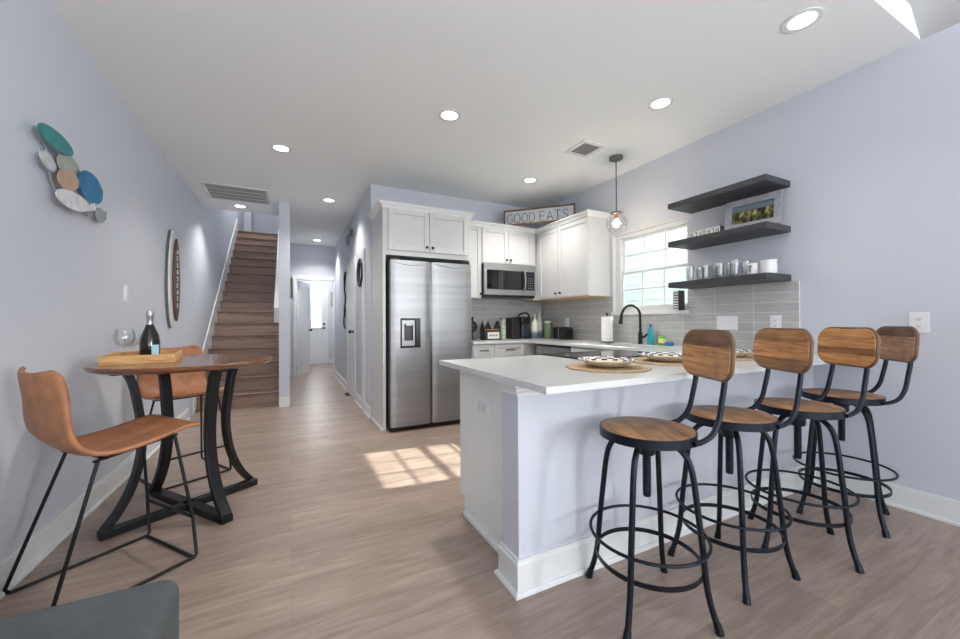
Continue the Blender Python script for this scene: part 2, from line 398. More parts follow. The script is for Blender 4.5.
# rear wall with two windows
mb = MB()
for x0, x1 in ((XL-.12, -.85), (.85, 1.45), (3.15, XR+.12)): mb.box((x0, YREAR-.12, 0), (x1, YREAR, 3.7))
for x0, x1 in ((-.85, .85), (1.45, 3.15)): mb.box((x0, YREAR-.12, 0), (x1, YREAR, .42)).box((x0, YREAR-.12, 2.4), (x1, YREAR, 3.7))
struct('wall_rear', mb, WALL)
# ceilings
mb = MB().box((XL-.12, .83, H), (XR+.12, 6.57, H+.15)).box((-.145, 6.57, H), (XR+.12, 11.55, H+.15))
struct('ceiling', mb, CEIL)
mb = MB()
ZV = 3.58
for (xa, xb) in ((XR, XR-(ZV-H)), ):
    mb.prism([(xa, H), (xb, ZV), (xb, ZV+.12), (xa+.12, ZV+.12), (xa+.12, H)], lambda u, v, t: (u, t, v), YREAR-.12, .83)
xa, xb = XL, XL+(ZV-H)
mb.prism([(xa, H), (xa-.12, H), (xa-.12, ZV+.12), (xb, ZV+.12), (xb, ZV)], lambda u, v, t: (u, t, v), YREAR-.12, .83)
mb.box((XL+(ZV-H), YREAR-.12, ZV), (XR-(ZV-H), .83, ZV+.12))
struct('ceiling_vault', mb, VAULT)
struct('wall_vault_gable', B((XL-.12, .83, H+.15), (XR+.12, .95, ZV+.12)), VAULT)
# upstairs shell seen through the stair opening
struct('floor_upstairs', B((XL, 10.13+.26, 3.05), (-.1, 12.4, 3.23)), STAIRW)
struct('wall_upstairs_back', MB().box((XL, 12.28, 3.2), (-.1, 12.4, 5.4)), WALL)
struct('wall_upstairs_return', MB().box((XL, 11.6, 3.2), (-.93, 12.28, 5.4)), WALL)
struct('wall_upstairs_right', B((-.145, 6.57, H+.15), (-.02, 12.4, 5.4)), WALL)
struct('wall_upstairs_front', B((XL, 6.45, H+.15), (-.02, 6.57, 5.4)), WALL)
struct('ceiling_upstairs', B((XL-.12, 6.45, 5.4), (.0, 12.4, 5.5)), CEIL)
struct('wall_vault_left_top', B((XL-.12, -.9, 5.0), (XL-.11, -.8, 5.1)), WALL) if False else None

# backsplash tile on the two kitchen walls
struct('wall_backsplash_right', MB().box((XR-.008, 1.434, .90), (XR, WY0, 1.427)).box((XR-.008, WY0, .90), (XR, WY1, WZ0)).box((XR-.008, WY1, .90), (XR, YB, 1.43)), TILE_Y)
struct('wall_backsplash_back', B((1.90, YB-.008, .90), (XR-.008, YB, 1.46)), TILE_X)

# baseboards: a tall board with a small shoe moulding
def baseboard(name, x0, y0, x1, y1, nx, ny, h_=.135):
    t, q = .015, .014
    mb = MB()
    def strip(z0, z1, tt):
        mb.box((x0, y0, z0), (x1+nx*tt, y1+ny*tt, z1)) if (nx, ny) != (0, 0) else None
    mb.box((min(x0, x1, x0+nx*t), min(y0, y1, y0+ny*t), 0), (max(x0, x1, x0+nx*t), max(y0, y1, y0+ny*t), h_-.02))
    mb.box((min(x0, x1, x0+nx*.010), min(y0, y1, y0+ny*.010), h_-.02), (max(x0, x1, x0+nx*.010), max(y0, y1, y0+ny*.010), h_))
    t2 = t+q
    mb.box((min(x0, x1, x0+nx*t2), min(y0, y1, y0+ny*t2), 0), (max(x0, x1, x0+nx*t2), max(y0, y1, y0+ny*t2), .018))
    return struct(name, mb, TRIM, bevel=.003)
baseboard('baseboard_left', XL, -2.9, XL, 5.60, 1, 0)
baseboard('baseboard_right', XR, -7.1, XR, 1.345, -1, 0)
baseboard('baseboard_hall_right', .85, 6.70, .85, YH, -1, 0)
baseboard('baseboard_hall_mid', .85, 5.16, .85, 5.77, -1, 0)
baseboard('baseboard_hall_corner', .85, 4.6, .85, 4.98, -1, 0)
baseboard('baseboard_stair_end', -.145, YCOL, -.01, YCOL, 0, -1)
baseboard('baseboard_entry', .95, 11.4, 1.45, 11.4, 0, -1)
baseboard('baseboard_hall_end', .905, YH, .835, YH, 0, -1)
# painted returns, stool and apron of the kitchen window
mb = MB().box((XR-.002, WY0, WZ0-.012), (XR+.12, WY1, WZ0+.012)).box((XR-.018, WY0-.01, WZ0-.02), (XR+.01, WY1+.01, WZ0+.010))
mb.box((XR-.002, WY0, WZ1-.006), (XR+.12, WY1, WZ1+.004)).box((XR-.002, WY1-.006, WZ0), (XR+.12, WY1+.004, WZ1)).box((XR-.002, WY0-.004, WZ0), (XR+.12, WY0+.006, WZ1))
struct('trim_1', mb, TRIM)
# the window unit
wx = XR+.065
mb = MB()
mb.box((wx-.02, WY1-.075, WZ0), (wx+.05, WY1-.004, WZ1)).box((wx-.02, WY0+.004, WZ0), (wx+.05, WY0+.03, WZ1))
mb.box((wx-.02, WY0, WZ0+.01), (wx+.05, WY1-.01, WZ0+.05)).box((wx-.02, WY0, WZ1-.045), (wx+.05, WY1-.005, WZ1-.004))
win = struct('window_1', mb, TRIM); win['kind'] = 'structure'
def sash(name, z0, z1, dx, parent, y0=WY0+.03, y1=WY1-.075):
    mb = MB(); r = .024
    mb.box((wx+dx, y0, z0), (wx+dx+.022, y1, z0+r+.006)).box((wx+dx, y0, z1-r), (wx+dx+.022, y1, z1)).box((wx+dx, y1-r, z0), (wx+dx+.022, y1, z1)).box((wx+dx, y0, z0), (wx+dx+.022, y0+r*.6, z1))
    for k in (1, 2): 
        yy = y0+.015+(y1-r-y0-.015)*k/3; mb.box((wx+dx+.004, yy-.008, z0), (wx+dx+.018, yy+.008, z1))
    zz = (z0+z1)/2+.004; mb.box((wx+dx+.004, y0, zz-.008), (wx+dx+.018, y1, zz+.008))
    s_ = obj(name, mb, TRIM, parent, bevel=.002)
    g = obj('pane', B((wx+dx+.010, y0+.01, z0+.01), (wx+dx+.012, y1-.01, z1-.01)), PANE, s_)
    return s_
sash('window_sash', 1.665, 2.068, .022, win); sash('window_sash', 1.278, 1.69, -.004, win)

# rear windows, side window and patio door (behind the camera; they light the room and show in the steel)
def rear_window(name, a, b, axis, wall, z0, z1, cols, rows):
    mb = MB()
    def bx(u0, u1, v0, v1, d=.05):
        if axis == 'x': mb.box((u0, wall-.09, v0), (u1, wall-.09+d, v1))
        elif wall > 0: mb.box((wall+.09-d, u0, v0), (wall+.09, u1, v1))
        else: mb.box((wall-.09, u0, v0), (wall-.09+d, u1, v1))
    bx(a, b, z0, z0+.05); bx(a, b, z1-.05, z1); bx(a, a+.05, z0, z1); bx(b-.05, b, z0, z1)
    for k in range(1, cols): u = a+(b-a)*k/cols; bx(u-.012, u+.012, z0, z1, .03)
    for k in range(1, rows): v = z0+(z1-z0)*k/rows; bx(a, b, v-.012, v+.012, .03)
    return struct(name, mb, TRIM)
rear_window('window_2', -.85, .85, 'x', YREAR, .42, 2.4, 4, 2)
rear_window('window_3', 1.45, 3.15, 'x', YREAR, .42, 2.4, 4, 2)
rear_window('window_4', -4.85, -2.95, 'y', XR, .7, 2.3, 4, 2)
rear_window('window_5', -5.45, -2.9, 'y', XL, 0, 2.25, 2, 1)

# the neighbour's house outside the kitchen window, lap siding
SIDING = mat('mint_siding', (232, 246, 240), .7)
mb = MB()
for i in range(22):
    z = -.2+i*.16
    mb.prism([(6.2, z), (6.17, z), (6.195, z+.165), (6.2, z+.165)], lambda u, v, t: (u, t, v), -1, 9)
nb = thing('house', (6.2, 4, 0), 'pale mint clapboard house wall seen through the kitchen window', 'house')
obj('siding', mb, SIDING, nb)
obj('wall', B((6.2, -1, -.2), (6.4, 9, 3.3)), SIDING, nb)
struct('ground', B((3.45, -3, -.35), (9, 13, -.2)), mat('pale_ground', (176, 172, 160), .9, var=.1))

# ------------------------------------------------------------------ stairs
RISE, RUN = .19, .26
st = MB(); ns = MB()
for i in range(17):
    y = YS+i*RUN; z = (i+1)*RISE
    st.box((XL+.02, y, max(0, z-RISE*1.0-.02)), (-.146 if y < 7.5 else -.27, y+RUN+.02, z-.022))
    ns.box((XL+.02, y-.024, z-.022), (-.146 if y < 7.5 else -.27, y+RUN, z))
stairs = thing('staircase', (-.62, YS, 0), 'straight flight of brown wood-look stairs climbing beside the left wall', 'stairs')
obj('riser', st, STAIRW, stairs); obj('tread_nosing', ns, STAIRN, stairs, bevel=.005)
mb = MB()
sl = RISE/RUN
def skirt(x0, x1, y0, y1, up, dn):
    za, zb = RISE+(y0-YS)*sl, RISE+(y1-YS)*sl
    mb.prism([(y0, max(0, za-dn)), (y1, zb-dn), (y1, zb+up), (y0, za+up)], lambda u, v, t: (t, u, v), x0, x1)
skirt(XL, XL+.018, YS-.12, 10.15, .26, .45)
obj('skirt_board', mb, TRIM, stairs, bevel=.003)
mb = MB(); 
y0, y1 = 7.55, 10.2
za, zb = RISE+(y0-YS)*sl, RISE+(y1-YS)*sl
mb.prism([(y0, 0.02), (y1, .02), (y1, zb+.06), (y0, za+.06)], lambda u, v, t: (t, u, v), -.265, -.19)
obj('stringer_cap', mb, TRIM, stairs, bevel=.003)

# ------------------------------------------------------------------ hall: casings, doors, pictures
mb = MB().box((.045, YH-.02, 0), (.105, YH+.14, 2.05)).box((.825, YH-.02, 0), (.89, YH+.14, 2.05)).box((.03, YH-.024, 2.04), (.905, YH+.14, 2.125))
struct('trim_2', mb, TRIM, bevel=.003)
mb = MB().box((.83, 4.98, 0), (.852, 5.06, 2.08)).box((.83, 5.08, 0), (.852, 5.16, 2.0))
mb.box((.835, 5.77, 0), (.852, 5.85, 2.08)).box((.832, 5.77, 0), (.852, 5.855, .17)).box((.835, 6.61, 0), (.852, 6.69, 2.08)).box((.835, 5.77, 2.02), (.852, 6.69, 2.10))
struct('trim_3', mb, TRIM, bevel=.003)
def panel_door(name, w_, h_, th=.04, knob_side=1, glass=False, mat_=TRIM):
    """door in local coords: x 0..w, y 0..th, z 0..h, front face at y=0"""
    mb = MB(); st_ = .11
    z1 = h_
    if glass:
        zs = [(0, .22), (.86, .98), (1.83, h_)]
        mb.box((0, 0, 0), (.11, th, h_)).box((w_-.11, 0, 0), (w_, th, h_))
        for a, b in zs: mb.box((.11, 0, a), (w_-.11, th, b))
        mb.box((.11, .008, .22), (w_-.11, th-.008, .86))
        mb.box((w_/2-.008, .004, .22), (w_/2+.008, th, .86))
    else:
        mb.box((0, 0, 0), (.10, th, h_)).box((w_-.10, 0, 0), (w_, th, h_))
        for a, b in ((0, .2), (.92, 1.05), (h_-.12, h_)): mb.box((.10, 0, a), (w_-.10, th, b))
        mb.box((.10, .008, .2), (w_-.10, th-.008, .92)).box((.10, .008, 1.05), (w_-.10, th-.008, h_-.12))
    return mb
# front door (closed), with its half-height glass
r = struct('door_1', panel_door('door', .49, 2.04, glass=True).xf(lambda p: p+Vector((.385, 11.40, 0))), TRIM, bevel=.003)
obj('pane', B((.495, 11.418, .98), (.765, 11.422, 1.83)), PANE, r)
mb = MB().box((.485, 11.392, .97), (.775, 11.40, 1.0)).box((.485, 11.392, 1.81), (.775, 11.40, 1.84)).box((.485, 11.392, .97), (.505, 11.40, 1.84)).box((.755, 11.392, .97), (.775, 11.40, 1.84))
obj('glass_frame', mb, TRIM, r)
obj('deadbolt', MB().lathe([(.03, 0), (.028, .02)], n=14).xf(lambda p: Vector((.828+p.x, 11.40-p.z, 1.10+p.y))), KNOB, r)
mb = MB().lathe([(.028, 0), (.026, .015), (.012, .02), (.012, .045)], n=12).xf(lambda p: Vector((.828+p.x, 11.40-p.z, .99+p.y)))
mb.box((.74, 11.345, .98), (.835, 11.36, 1.0)); obj('door_handle', mb, KNOB, r)
mb = MB().box((.325, 11.38, 0), (.385, 11.40, 2.06)).box((.875, 11.38, 0), (.94, 11.40, 2.06)).box((.325, 11.378, 2.05), (.94, 11.40, 2.12))
struct('trim_4', mb, TRIM, bevel=.002)
# open inner door, hinged at the left of the opening and swung into the entry
ang = math.atan2(9.70-8.885, .40-.125)
def swing(p):
    return Vector((.125+p.x*cos(ang)+p.y*sin(ang), 8.885+p.x*sin(ang)-p.y*cos(ang), p.z+.01))
r = struct('door_2', panel_door('door', .72, 2.02).xf(swing), TRIM, bevel=.003)
obj('door_knob', MB().lathe([(.026, 0), (.024, .01), (.012, .015), (.012, .03), (.028, .04), (.028, .06), (.01, .07)], n=14).xf(lambda p: swing(Vector((.66+p.x, .04+p.z, .96+p.y)))), KNOB, r)
# side door of the hall, closed, with a narrow tall glass
r = struct('door_3', panel_door('door', .76, 2.02).xf(lambda p: Vector((.838+p.y*.2, 6.61-p.x, p.z+.01))), TRIM, bevel=.002)
mb = MB().lathe([(.026, 0), (.012, .012), (.012, .035), (.028, .045), (.026, .065), (.01, .07)], n=14).xf(lambda p: Vector((.838-p.z, 5.93+p.x, 1.0+p.y)))
obj('door_knob', mb, KNOB, r)
# things on the hall walls
mb = MB(); 
for k in range(3):
    rr = .155+.012*k
    mb.tube([(.835-.006*k, 5.24+rr*cos(a), 1.80+rr*1.0*sin(a)) for a in [2*pi*i/36 for i in range(36)]], .014, 8, True)
tag(obj('wreath_ring', mb, mat('dark_twig', (48, 50, 56), .7), smooth=40), 'dark twig ring wreath on the hall wall past the refrigerator', 'wreath')
mb = MB()
for sgn, z0 in ((1, 1.78), (-1, 1.42)):
    sp = [(.84, 6.95+sgn*(.03+.15*t)*sin(6.5*t), z0+sgn*(.02+.28*t)*1.0 - .10*cos(7*t)*t) for t in [i/30 for i in range(31)]]
    mb.tube(sp, .012, 6)
mb.tube([(.842, 6.95+.07*sin(i*.7), 1.25+i*.045) for i in range(18)], .012, 6)
tag(obj('scroll_ornament', mb, IRON2, smooth=40), 'black wrought scroll ornament on the hall wall beyond the ring wreath', 'wall decoration')
t = thing('security_camera', (.85, 6.2, 2.45), 'small white and grey sensor pair high on the hall wall near the ceiling', 'sensor')
obj('base', B((.80, 6.02, 2.46), (.85, 6.10, 2.56)), mat('sensor_grey', (120, 122, 128), .4), t, bevel=.01)
obj('detector_head', B((.80, 6.42, 2.40), (.85, 6.56, 2.56)), mat('sensor_mid', (150, 152, 158), .4), t, bevel=.015)
tag(obj('wall_plaque', B((.0, YH-.018, 1.66), (.032, YH, 2.07)), mat('dark_grey_plaque', (84, 88, 92), .5), bevel=.003), 'narrow dark plaque left of the white hall doorway', 'wall plaque')
t = thing('entry_picture', (1.05, 11.4, 1.6), 'narrow grey picture hung right of the front door', 'picture')
obj('frame', B((1.0, 11.38, 1.60), (1.09, 11.40, 2.0)), mat('grey_frame', (120, 122, 126), .5), t, bevel=.003)
obj('picture_panel', B((1.012, 11.377, 1.615), (1.078, 11.381, 1.985)), mat('picture_grey', (168, 170, 172), .5, var=.25, vscale=30), t)
t = thing('floor_register', (.80, 6.0, 0), 'small dark floor register against the hall baseboard', 'floor vent')
mb = MB()
for k in range(6): mb.box((.775, 6.20+k*.045, .001), (.818, 6.225+k*.045, .006))
obj('grille', mb, KNOB, t)
obj('frame', MB().box((.765, 6.185, 0), (.775, 6.485, .005)).box((.818, 6.185, 0), (.826, 6.485, .005)), KNOB, t)

# ------------------------------------------------------------------ ceiling fixtures
def ring_disk(c, r0, r1, z0, z1):
    mb = MB(); return mb.lathe([(r0, z1), (r0, z0), (r1, z0), (r1-.004, z1)], (c[0], c[1], 0), 28)
LENS = mat('downlight_lens', (255, 250, 240), .5, emit=(255, 248, 236), estr=6)
spots = [(2.50, 1.06, .075, 'nearest the right wall shelves, over the bar stools', 2.6), (2.49, 1.94, .075, 'between the ceiling vent and the near right corner', 3),
         (1.127, 2.79, .075, 'in the middle of the ceiling in front of the refrigerator', 28), (-.08, 4.01, .075, 'left of the refrigerator over the walkway', 12),
         (2.48, 3.667, .075, 'over the kitchen corner in front of the microwave', 17), (-.636, 6.254, .075, 'between the large return grille and the stairs', 14),
         (.459, 5.437, .075, 'at the mouth of the hallway beside the stair wall', 15), (.466, 8.17, .075, 'deep in the hallway before the white doorway', 17)]
for x, y, r_, where, pw in spots:
    t = thing('downlight', (x, y, H), 'round recessed white downlight '+where, 'ceiling light', 'recessed downlights in the ceiling')
    obj('trim_ring', ring_disk((x, y), r_-.012, r_+.012, H-.006, H+.0), WHITE, t, smooth=40)
    obj('lens', MB().lathe([(.001, H-.004), (r_-.012, H-.004), (r_-.012, H-.001), (.001, H-.001)], (x, y, 0), 28), LENS, t)
    l = bpy.data.lights.new('downlight_lamp', 'SPOT'); l.energy = pw*3.6; l.spot_size = radians(125); l.spot_blend = .7; l.shadow_soft_size = .07; l.color = (1, .95, .88)
    lo = bpy.data.objects.new('downlight_lamp', l); COL.objects.link(lo); lo.location = (x, y, H-.03)
# two unseen upward spots added behind the camera to lift ceiling brightness
for x_, y_ in ((-.6, -1.9), (2.75, -1.9)):
    l = bpy.data.lights.new('added_uplight', 'SPOT'); l.energy = 80; l.spot_size = radians(172); l.spot_blend = .5; l.shadow_soft_size = .15; l.color = (1, .98, .96)
    lo = bpy.data.objects.new('added_uplight', l); COL.objects.link(lo); lo.location = (x_, y_, 1.85); lo.rotation_euler = (pi, 0, 0)
# unseen fill lamps added to brighten entry, stair landing and living room
for nm, loc, e in (('added_entry_fill', (.6, 10.2, 2.6), 34), ('added_landing_fill', (-.5, 9.0, 5.0), 55), ('added_living_fill', (1.1, -2.2, 2.5), 8)):
    l = bpy.data.lights.new(nm, 'POINT'); l.energy = e; l.shadow_soft_size = .12; l.color = (1, .97, .93)
    lo = bpy.data.objects.new(nm, l); COL.objects.link(lo); lo.location = loc

def ceiling_grille(name, x0, x1, y0, y1, n, border, label, cat):
    t = thing(name, ((x0+x1)/2, (y0+y1)/2, H), label, cat)
    mb = MB().box((x0, y0, H-.008), (x1, y0+border, H)).box((x0, y1-border, H-.008), (x1, y1, H)).box((x0, y0, H-.008), (x0+border, y1, H)).box((x1-border, y0, H-.008), (x1, y1, H))
    obj('frame', mb, WHITE, t, bevel=.002)
    obj('backing', B((x0+border, y0+border, H-.001), (x1-border, y1-border, H)), mat('duct_shade', (66, 66, 68), .8), t)  # dark sheet paints in the shade of the duct
    return t
t = ceiling_grille('return_air_grille', -.943, -.245, 5.36, 5.99, 4, .035, 'large rectangular return air grille in the ceiling above the stairs', 'ceiling vent')
mb = MB()
for k in range(4):
    for j in range(5):
        y = 5.40+k*.14+j*.026
        mb.prism([(y, H-.002), (y+.004, H-.002), (y+.018, H-.010), (y+.014, H-.010)], lambda u, v, q: (q, u, v), -.90, -.28)
    mb.box((-.90, 5.395+k*.14-.004, H-.009), (-.28, 5.395+k*.14+.006, H-.001)) if k else None
obj('louver_slats', mb, mat('return_slat_shaded', (158, 158, 160), .5), t)  # slats greyed so their colour carries the shade between louvers
obj('divider', MB().box((-.905, 5.532, H-.011), (-.28, 5.542, H-.002)), WHITE, t); obj('divider', MB().box((-.905, 5.672, H-.011), (-.28, 5.682, H-.002)), WHITE, t); obj('divider', MB().box((-.905, 5.812, H-.011), (-.28, 5.822, H-.002)), WHITE, t)
t = ceiling_grille('supply_vent', 2.37, 2.64, 2.635, 2.91, 4, .04, 'small square ceiling supply vent near the glass pendant', 'ceiling vent')
mb = MB()
for j in range(8):
    if j in (5,): mb.box((2.41, 2.675+j*.025, H-.008), (2.60, 2.675+j*.025+.016, H-.001)); continue
    y = 2.678+j*.025
    mb.prism([(y, H-.002), (y+.003, H-.002), (y+.013, H-.009), (y+.010, H-.009)], lambda u, v, q: (q, u, v), 2.41, 2.60)
obj('louver_slats', mb, mat('vent_slat_shaded', (128, 128, 131), .5), t)  # shade of the vent put into the slat colour

# ------------------------------------------------------------------ cabinets
def shaker(mb, u0, u1, v0, v1, fn, t=.02, s=.055):
    """door in plane (u,v), fn(u,v,w) w=outward depth"""
    def bx(a, b, c, d, w0, w1):
        mb.box(fn(a, c, w0), fn(b, d, w1))
    bx(u0, u0+s, v0, v1, 0, t); bx(u1-s, u1, v0, v1, 0, t); bx(u0+s, u1-s, v0, v0+s, 0, t); bx(u0+s, u1-s, v1-s, v1, 0, t)
    bx(u0+s, u1-s, v0+s, v1-s, 0, t-.009)
    return mb
def knob(fn, u, v, parent, mat_=None):
    q = MB().lathe([(.006, 0), (.006, .012), (.014, .016), (.015, .022), (.010, .027), (.001, .028)], n=14)
    a = Vector(fn(u, v, .02)); b = Vector(fn(u, v, .03)); d = (b-a).normalized()
    rot = Vector((0, 0, 1)).rotation_difference(d)
    q.xf(lambda p: a + rot @ p)
    return obj('knob', q, mat_ or KNOB, parent, smooth=40)
def pull(fn, u, v, parent, w_=.12):
    q = MB(); pts = [fn(u-w_/2, v, .02), fn(u-w_/2, v, .045), fn(u+w_/2, v, .045), fn(u+w_/2, v, .02)]
    q.tube(smooth_path([pts[0], pts[1]], 1)[:2], .005, 8); q.tube([pts[1], pts[2]], .006, 8); q.tube([pts[2], pts[3]], .005, 8)
    return obj('pull', q, KNOB, parent, smooth=50)
def crown(mb, pts, z, out):
    """stepped crown moulding; pts list of (x,y) outer line, out list of outward normals per segment"""
    for (a, b), n_ in zip(zip(pts[:-1], pts[1:]), out):
        for k, (e0, z0, z1) in enumerate(((.012, 0, .02), (.03, .02, .045), (.045, .045, .062))):
            x0, x1 = min(a[0], b[0]), max(a[0], b[0]); y0, y1 = min(a[1], b[1]), max(a[1], b[1])
            ex = e0
            if n_[0]:  # segment along y
                mb.box((min(x0, x0+n_[0]*ex), y0-ex, z+z0), (max(x0, x0+n_[0]*ex), y1, z+z1))
            else:
                mb.box((x0-(ex if n_[2] else 0), min(y0, y0+n_[1]*ex), z+z0), (x1, max(y0, y0+n_[1]*ex), z+z1))
def sweep(mb, path, prof, left=True):
    """mitred moulding: profile (e,z) closed polygon swept along a 2D path; e grows to the left (or right) of travel"""
    P = [Vector(p) for p in path]; k = len(mb.v); n = len(prof)
    for i, p in enumerate(P):
        ds = []
        if i > 0: ds.append((P[i]-P[i-1]).normalized())
        if i < len(P)-1: ds.append((P[i+1]-P[i]).normalized())
        ns_ = [Vector((-d.y, d.x)) if left else Vector((d.y, -d.x)) for d in ds]
        m_ = ns_[0] if len(ns_) == 1 else (ns_[0]+ns_[1])/(1+ns_[0].dot(ns_[1]))
        for e_, z_ in prof: mb.v.append((p.x+m_.x*e_, p.y+m_.y*e_, z_))
    for i in range(len(P)-1):
        for j in range(n):
            a = k+i*n+j; b = k+i*n+(j+1) % n; mb.f.append((a, b, b+n, a+n)); mb.m.append(0)
    mb.f.append(tuple(k+j for j in range(n))); mb.f.append(tuple(k+(len(P)-1)*n+j for j in range(n))); mb.m += [0, 0]
    return mb
def crown_prof(z): return [(0, z), (.008, z), (.010, z+.012), (.030, z+.040), (.038, z+.042), (.040, z+.060), (-.02, z+.060), (-.02, z)]
fB = lambda yf: (lambda u, v, w_: (u, yf-w_, v))       # faces -y
fR = lambda xf: (lambda u, v, w_: (xf-w_, u, v))       # faces -x
# refrigerator surround
YU = 4.29
t = thing('refrigerator_cabinet', (1.37, 4.3, 0), 'tall white cabinet surround with two doors above the refrigerator', 'cabinet')
YF = 4.01
mb = MB().box((.862, YF, 0), (.892, YB-.002, 2.36)).box((1.855, YF, 0), (1.885, YB-.002, 2.36)).box((.892, YF, 1.85), (1.855, YB-.002, 2.36))
mb.box((.892, YF-.001, 1.85), (1.885, YF+.01, 1.90))
obj('body', mb, CAB, t, bevel=.002)
for u0, u1, kx in ((.918, 1.366, 1.335), (1.371, 1.84, 1.402)):
    d = obj('door', shaker(MB(), u0, u1, 1.905, 2.345, fB(YF)), CAB, t, bevel=.002); knob(fB(YF), kx, 1.955, d)
mb = sweep(MB(), [(.862, YB-.002), (.862, YF), (1.885, YF), (1.885, YU-.05)], crown_prof(2.348), left=False); mb.box((.87, YF+.01, 2.35), (1.88, YB-.002, 2.36))
obj('crown_moulding', mb, TRIM, t, bevel=.003)
obj('shoe_moulding', B((.848, YF+.0, 0), (.862, YB, .02)), TRIM, t)
# narrow wall cabinet, microwave cabinet
YU = 4.29
t = thing('wall_cabinet', (2.02, 4.45, 1.43), 'narrow white wall cabinet between refrigerator and microwave', 'cabinet')
obj('body', B((1.886, YU, 1.435), (2.155, YB, 2.345)), CAB, t, bevel=.002)
d = obj('door', shaker(MB(), 1.895, 2.15, 1.44, 2.34, fB(YU), s=.05), CAB, t, bevel=.002); knob(fB(YU), 2.128, 1.49, d)
t = thing('wall_cabinet', (2.55, 4.45, 1.89), 'white two-door wall cabinet directly above the microwave', 'cabinet')
obj('body', B((2.156, YU, 1.885), (2.985, YB, 2.345)), CAB, t, bevel=.002)
for u0, u1, kx in ((2.165, 2.54, 2.512), (2.545, 2.925, 2.573)):
    d = obj('door', shaker(MB(), u0, u1, 1.895, 2.34, fB(YU)), CAB, t, bevel=.002); knob(fB(YU), kx, 1.94, d)
mb = sweep(MB(), [(1.886, YU-.02), (2.978, YU-.02)], crown_prof(2.335), left=False); mb.box((1.886, YU, 2.346), (2.985, YB-.002, 2.352)); obj('crown_moulding', mb, TRIM, t, bevel=.003)
XU = 3.0
t = thing('wall_cabinet', (3.15, 4.0, 1.43), 'white corner wall cabinet with one narrow door on the right wall', 'cabinet')
obj('body', MB().box((XU, 3.805, 1.43), (XR, YB, 2.325)).box((2.94, YU, 1.43), (XU, YB, 1.884)), CAB, t, bevel=.002)
d = obj('door', shaker(MB(), 3.81, 4.215, 1.44, 2.32, fR(XU)), CAB, t, bevel=.002); knob(fR(XU), 3.838, 1.49, d)
obj('underside', B((XU, 3.806, 1.424), (XR-.008, YB-.01, 1.431)), UNDERW, t)
mb = sweep(MB(), [(XU-.02, 4.27), (XU-.02, 3.803)], crown_prof(2.322), left=False); obj('crown_moulding', mb, TRIM, t, bevel=.003)
t = thing('wall_cabinet', (3.15, 3.53, 1.43), 'white wall cabinet with a plain side panel beside the kitchen window', 'cabinet')
obj('body', B((XU, 3.265, 1.43), (XR, 3.803, 2.325)), CAB, t, bevel=.002)
d = obj('door', shaker(MB(), 3.268, 3.80, 1.44, 2.32, fR(XU)), CAB, t, bevel=.002); knob(fR(XU), 3.748, 1.49, d)
obj('underside', B((XU, 3.266, 1.424), (XR-.008, 3.802, 1.431)), UNDERW, t)
mb = sweep(MB(), [(XU-.02, 3.802), (XU-.02, 3.265), (XR-.001, 3.265)], crown_prof(2.322), left=False); obj('crown_moulding', mb, TRIM, t, bevel=.003)

ZC = .905
# base cabinets along the back wall
YBC = 4.0
def base_cab(loc, u0, u1, label, doors=1, pullx=None, fn=None, solid=None):
    t = thing('base_cabinet', loc, label, 'cabinet')
    obj('body', solid, CAB, t, bevel=.002)
    s_ = .03 if u1-u0 < .35 else .045
    d = obj('drawer', shaker(MB(), u0+.008, u1-.008, .72, .868, fn, s=s_), CAB, t, bevel=.002); pull(fn, pullx or (u0+u1)/2, .80, d, .11)
    d = obj('door', shaker(MB(), u0+.008, u1-.008, .12, .705, fn), CAB, t, bevel=.002); knob(fn, u1-.04, .66, d)
    return t
base_cab((2.03, 4.3, 0), 1.89, 2.17, 'narrow white base cabinet and drawer right of the refrigerator', fn=fB(YBC), solid=MB().box((1.886, YBC, .1), (2.17, YB-.01, .875)).box((1.886, YBC+.06, 0), (2.17, YB-.01, .1)))
base_cab((2.35, 4.3, 0), 2.172, 2.60, 'wider white base cabinet with long dark drawer pull in the kitchen corner', fn=fB(YBC), pullx=2.39, solid=MB().box((2.171, YBC, .1), (XR-.01, YB-.01, .875)).box((2.171, YBC+.06, 0), (2.66, YB-.01, .1)))
# right run: dishwasher + sink base
XBC = 2.66
t = thing('dishwasher', (2.95, 3.48, 0), 'stainless steel dishwasher under the counter left of the sink', 'dishwasher')
obj('body', B((XBC, 3.175, .02), (XR-.02, 3.79, .868)), BLACK, t)
obj('door', B((XBC-.022, 3.18, .11), (XBC, 3.785, .85)), STEEL, t, bevel=.004)
obj('control_strip', B((XBC-.018, 3.18, .852), (XBC, 3.785, .874)), BLACK, t)
mb = MB().tube([(XBC-.055, 3.24, .79), (XBC-.055, 3.725, .79)], .010, 10); mb.tube([(XBC-.022, 3.27, .79), (XBC-.055, 3.27, .79)], .007, 8).tube([(XBC-.022, 3.70, .79), (XBC-.055, 3.70, .79)], .007, 8)
obj('handle', mb, STEEL, t, smooth=50)
t = thing('base_cabinet', (2.95, 2.7, 0), 'white sink base cabinet below the kitchen window', 'cabinet')
obj('body', MB().box((XBC, 2.20, .1), (XR-.01, 3.17, .64)).box((XBC, 2.20, .64), (XBC+.02, 3.17, .875)).box((XBC+.06, 2.2, 0), (XR-.01, 3.17, .1)), CAB, t)
for u0, u1, kx in ((2.21, 2.68, 2.65), (2.69, 3.16, 2.72)):
    d = obj('door', shaker(MB(), u0, u1, .12, .86, fR(XBC)), CAB, t, bevel=.002); knob(fR(XBC), kx, .8, d)
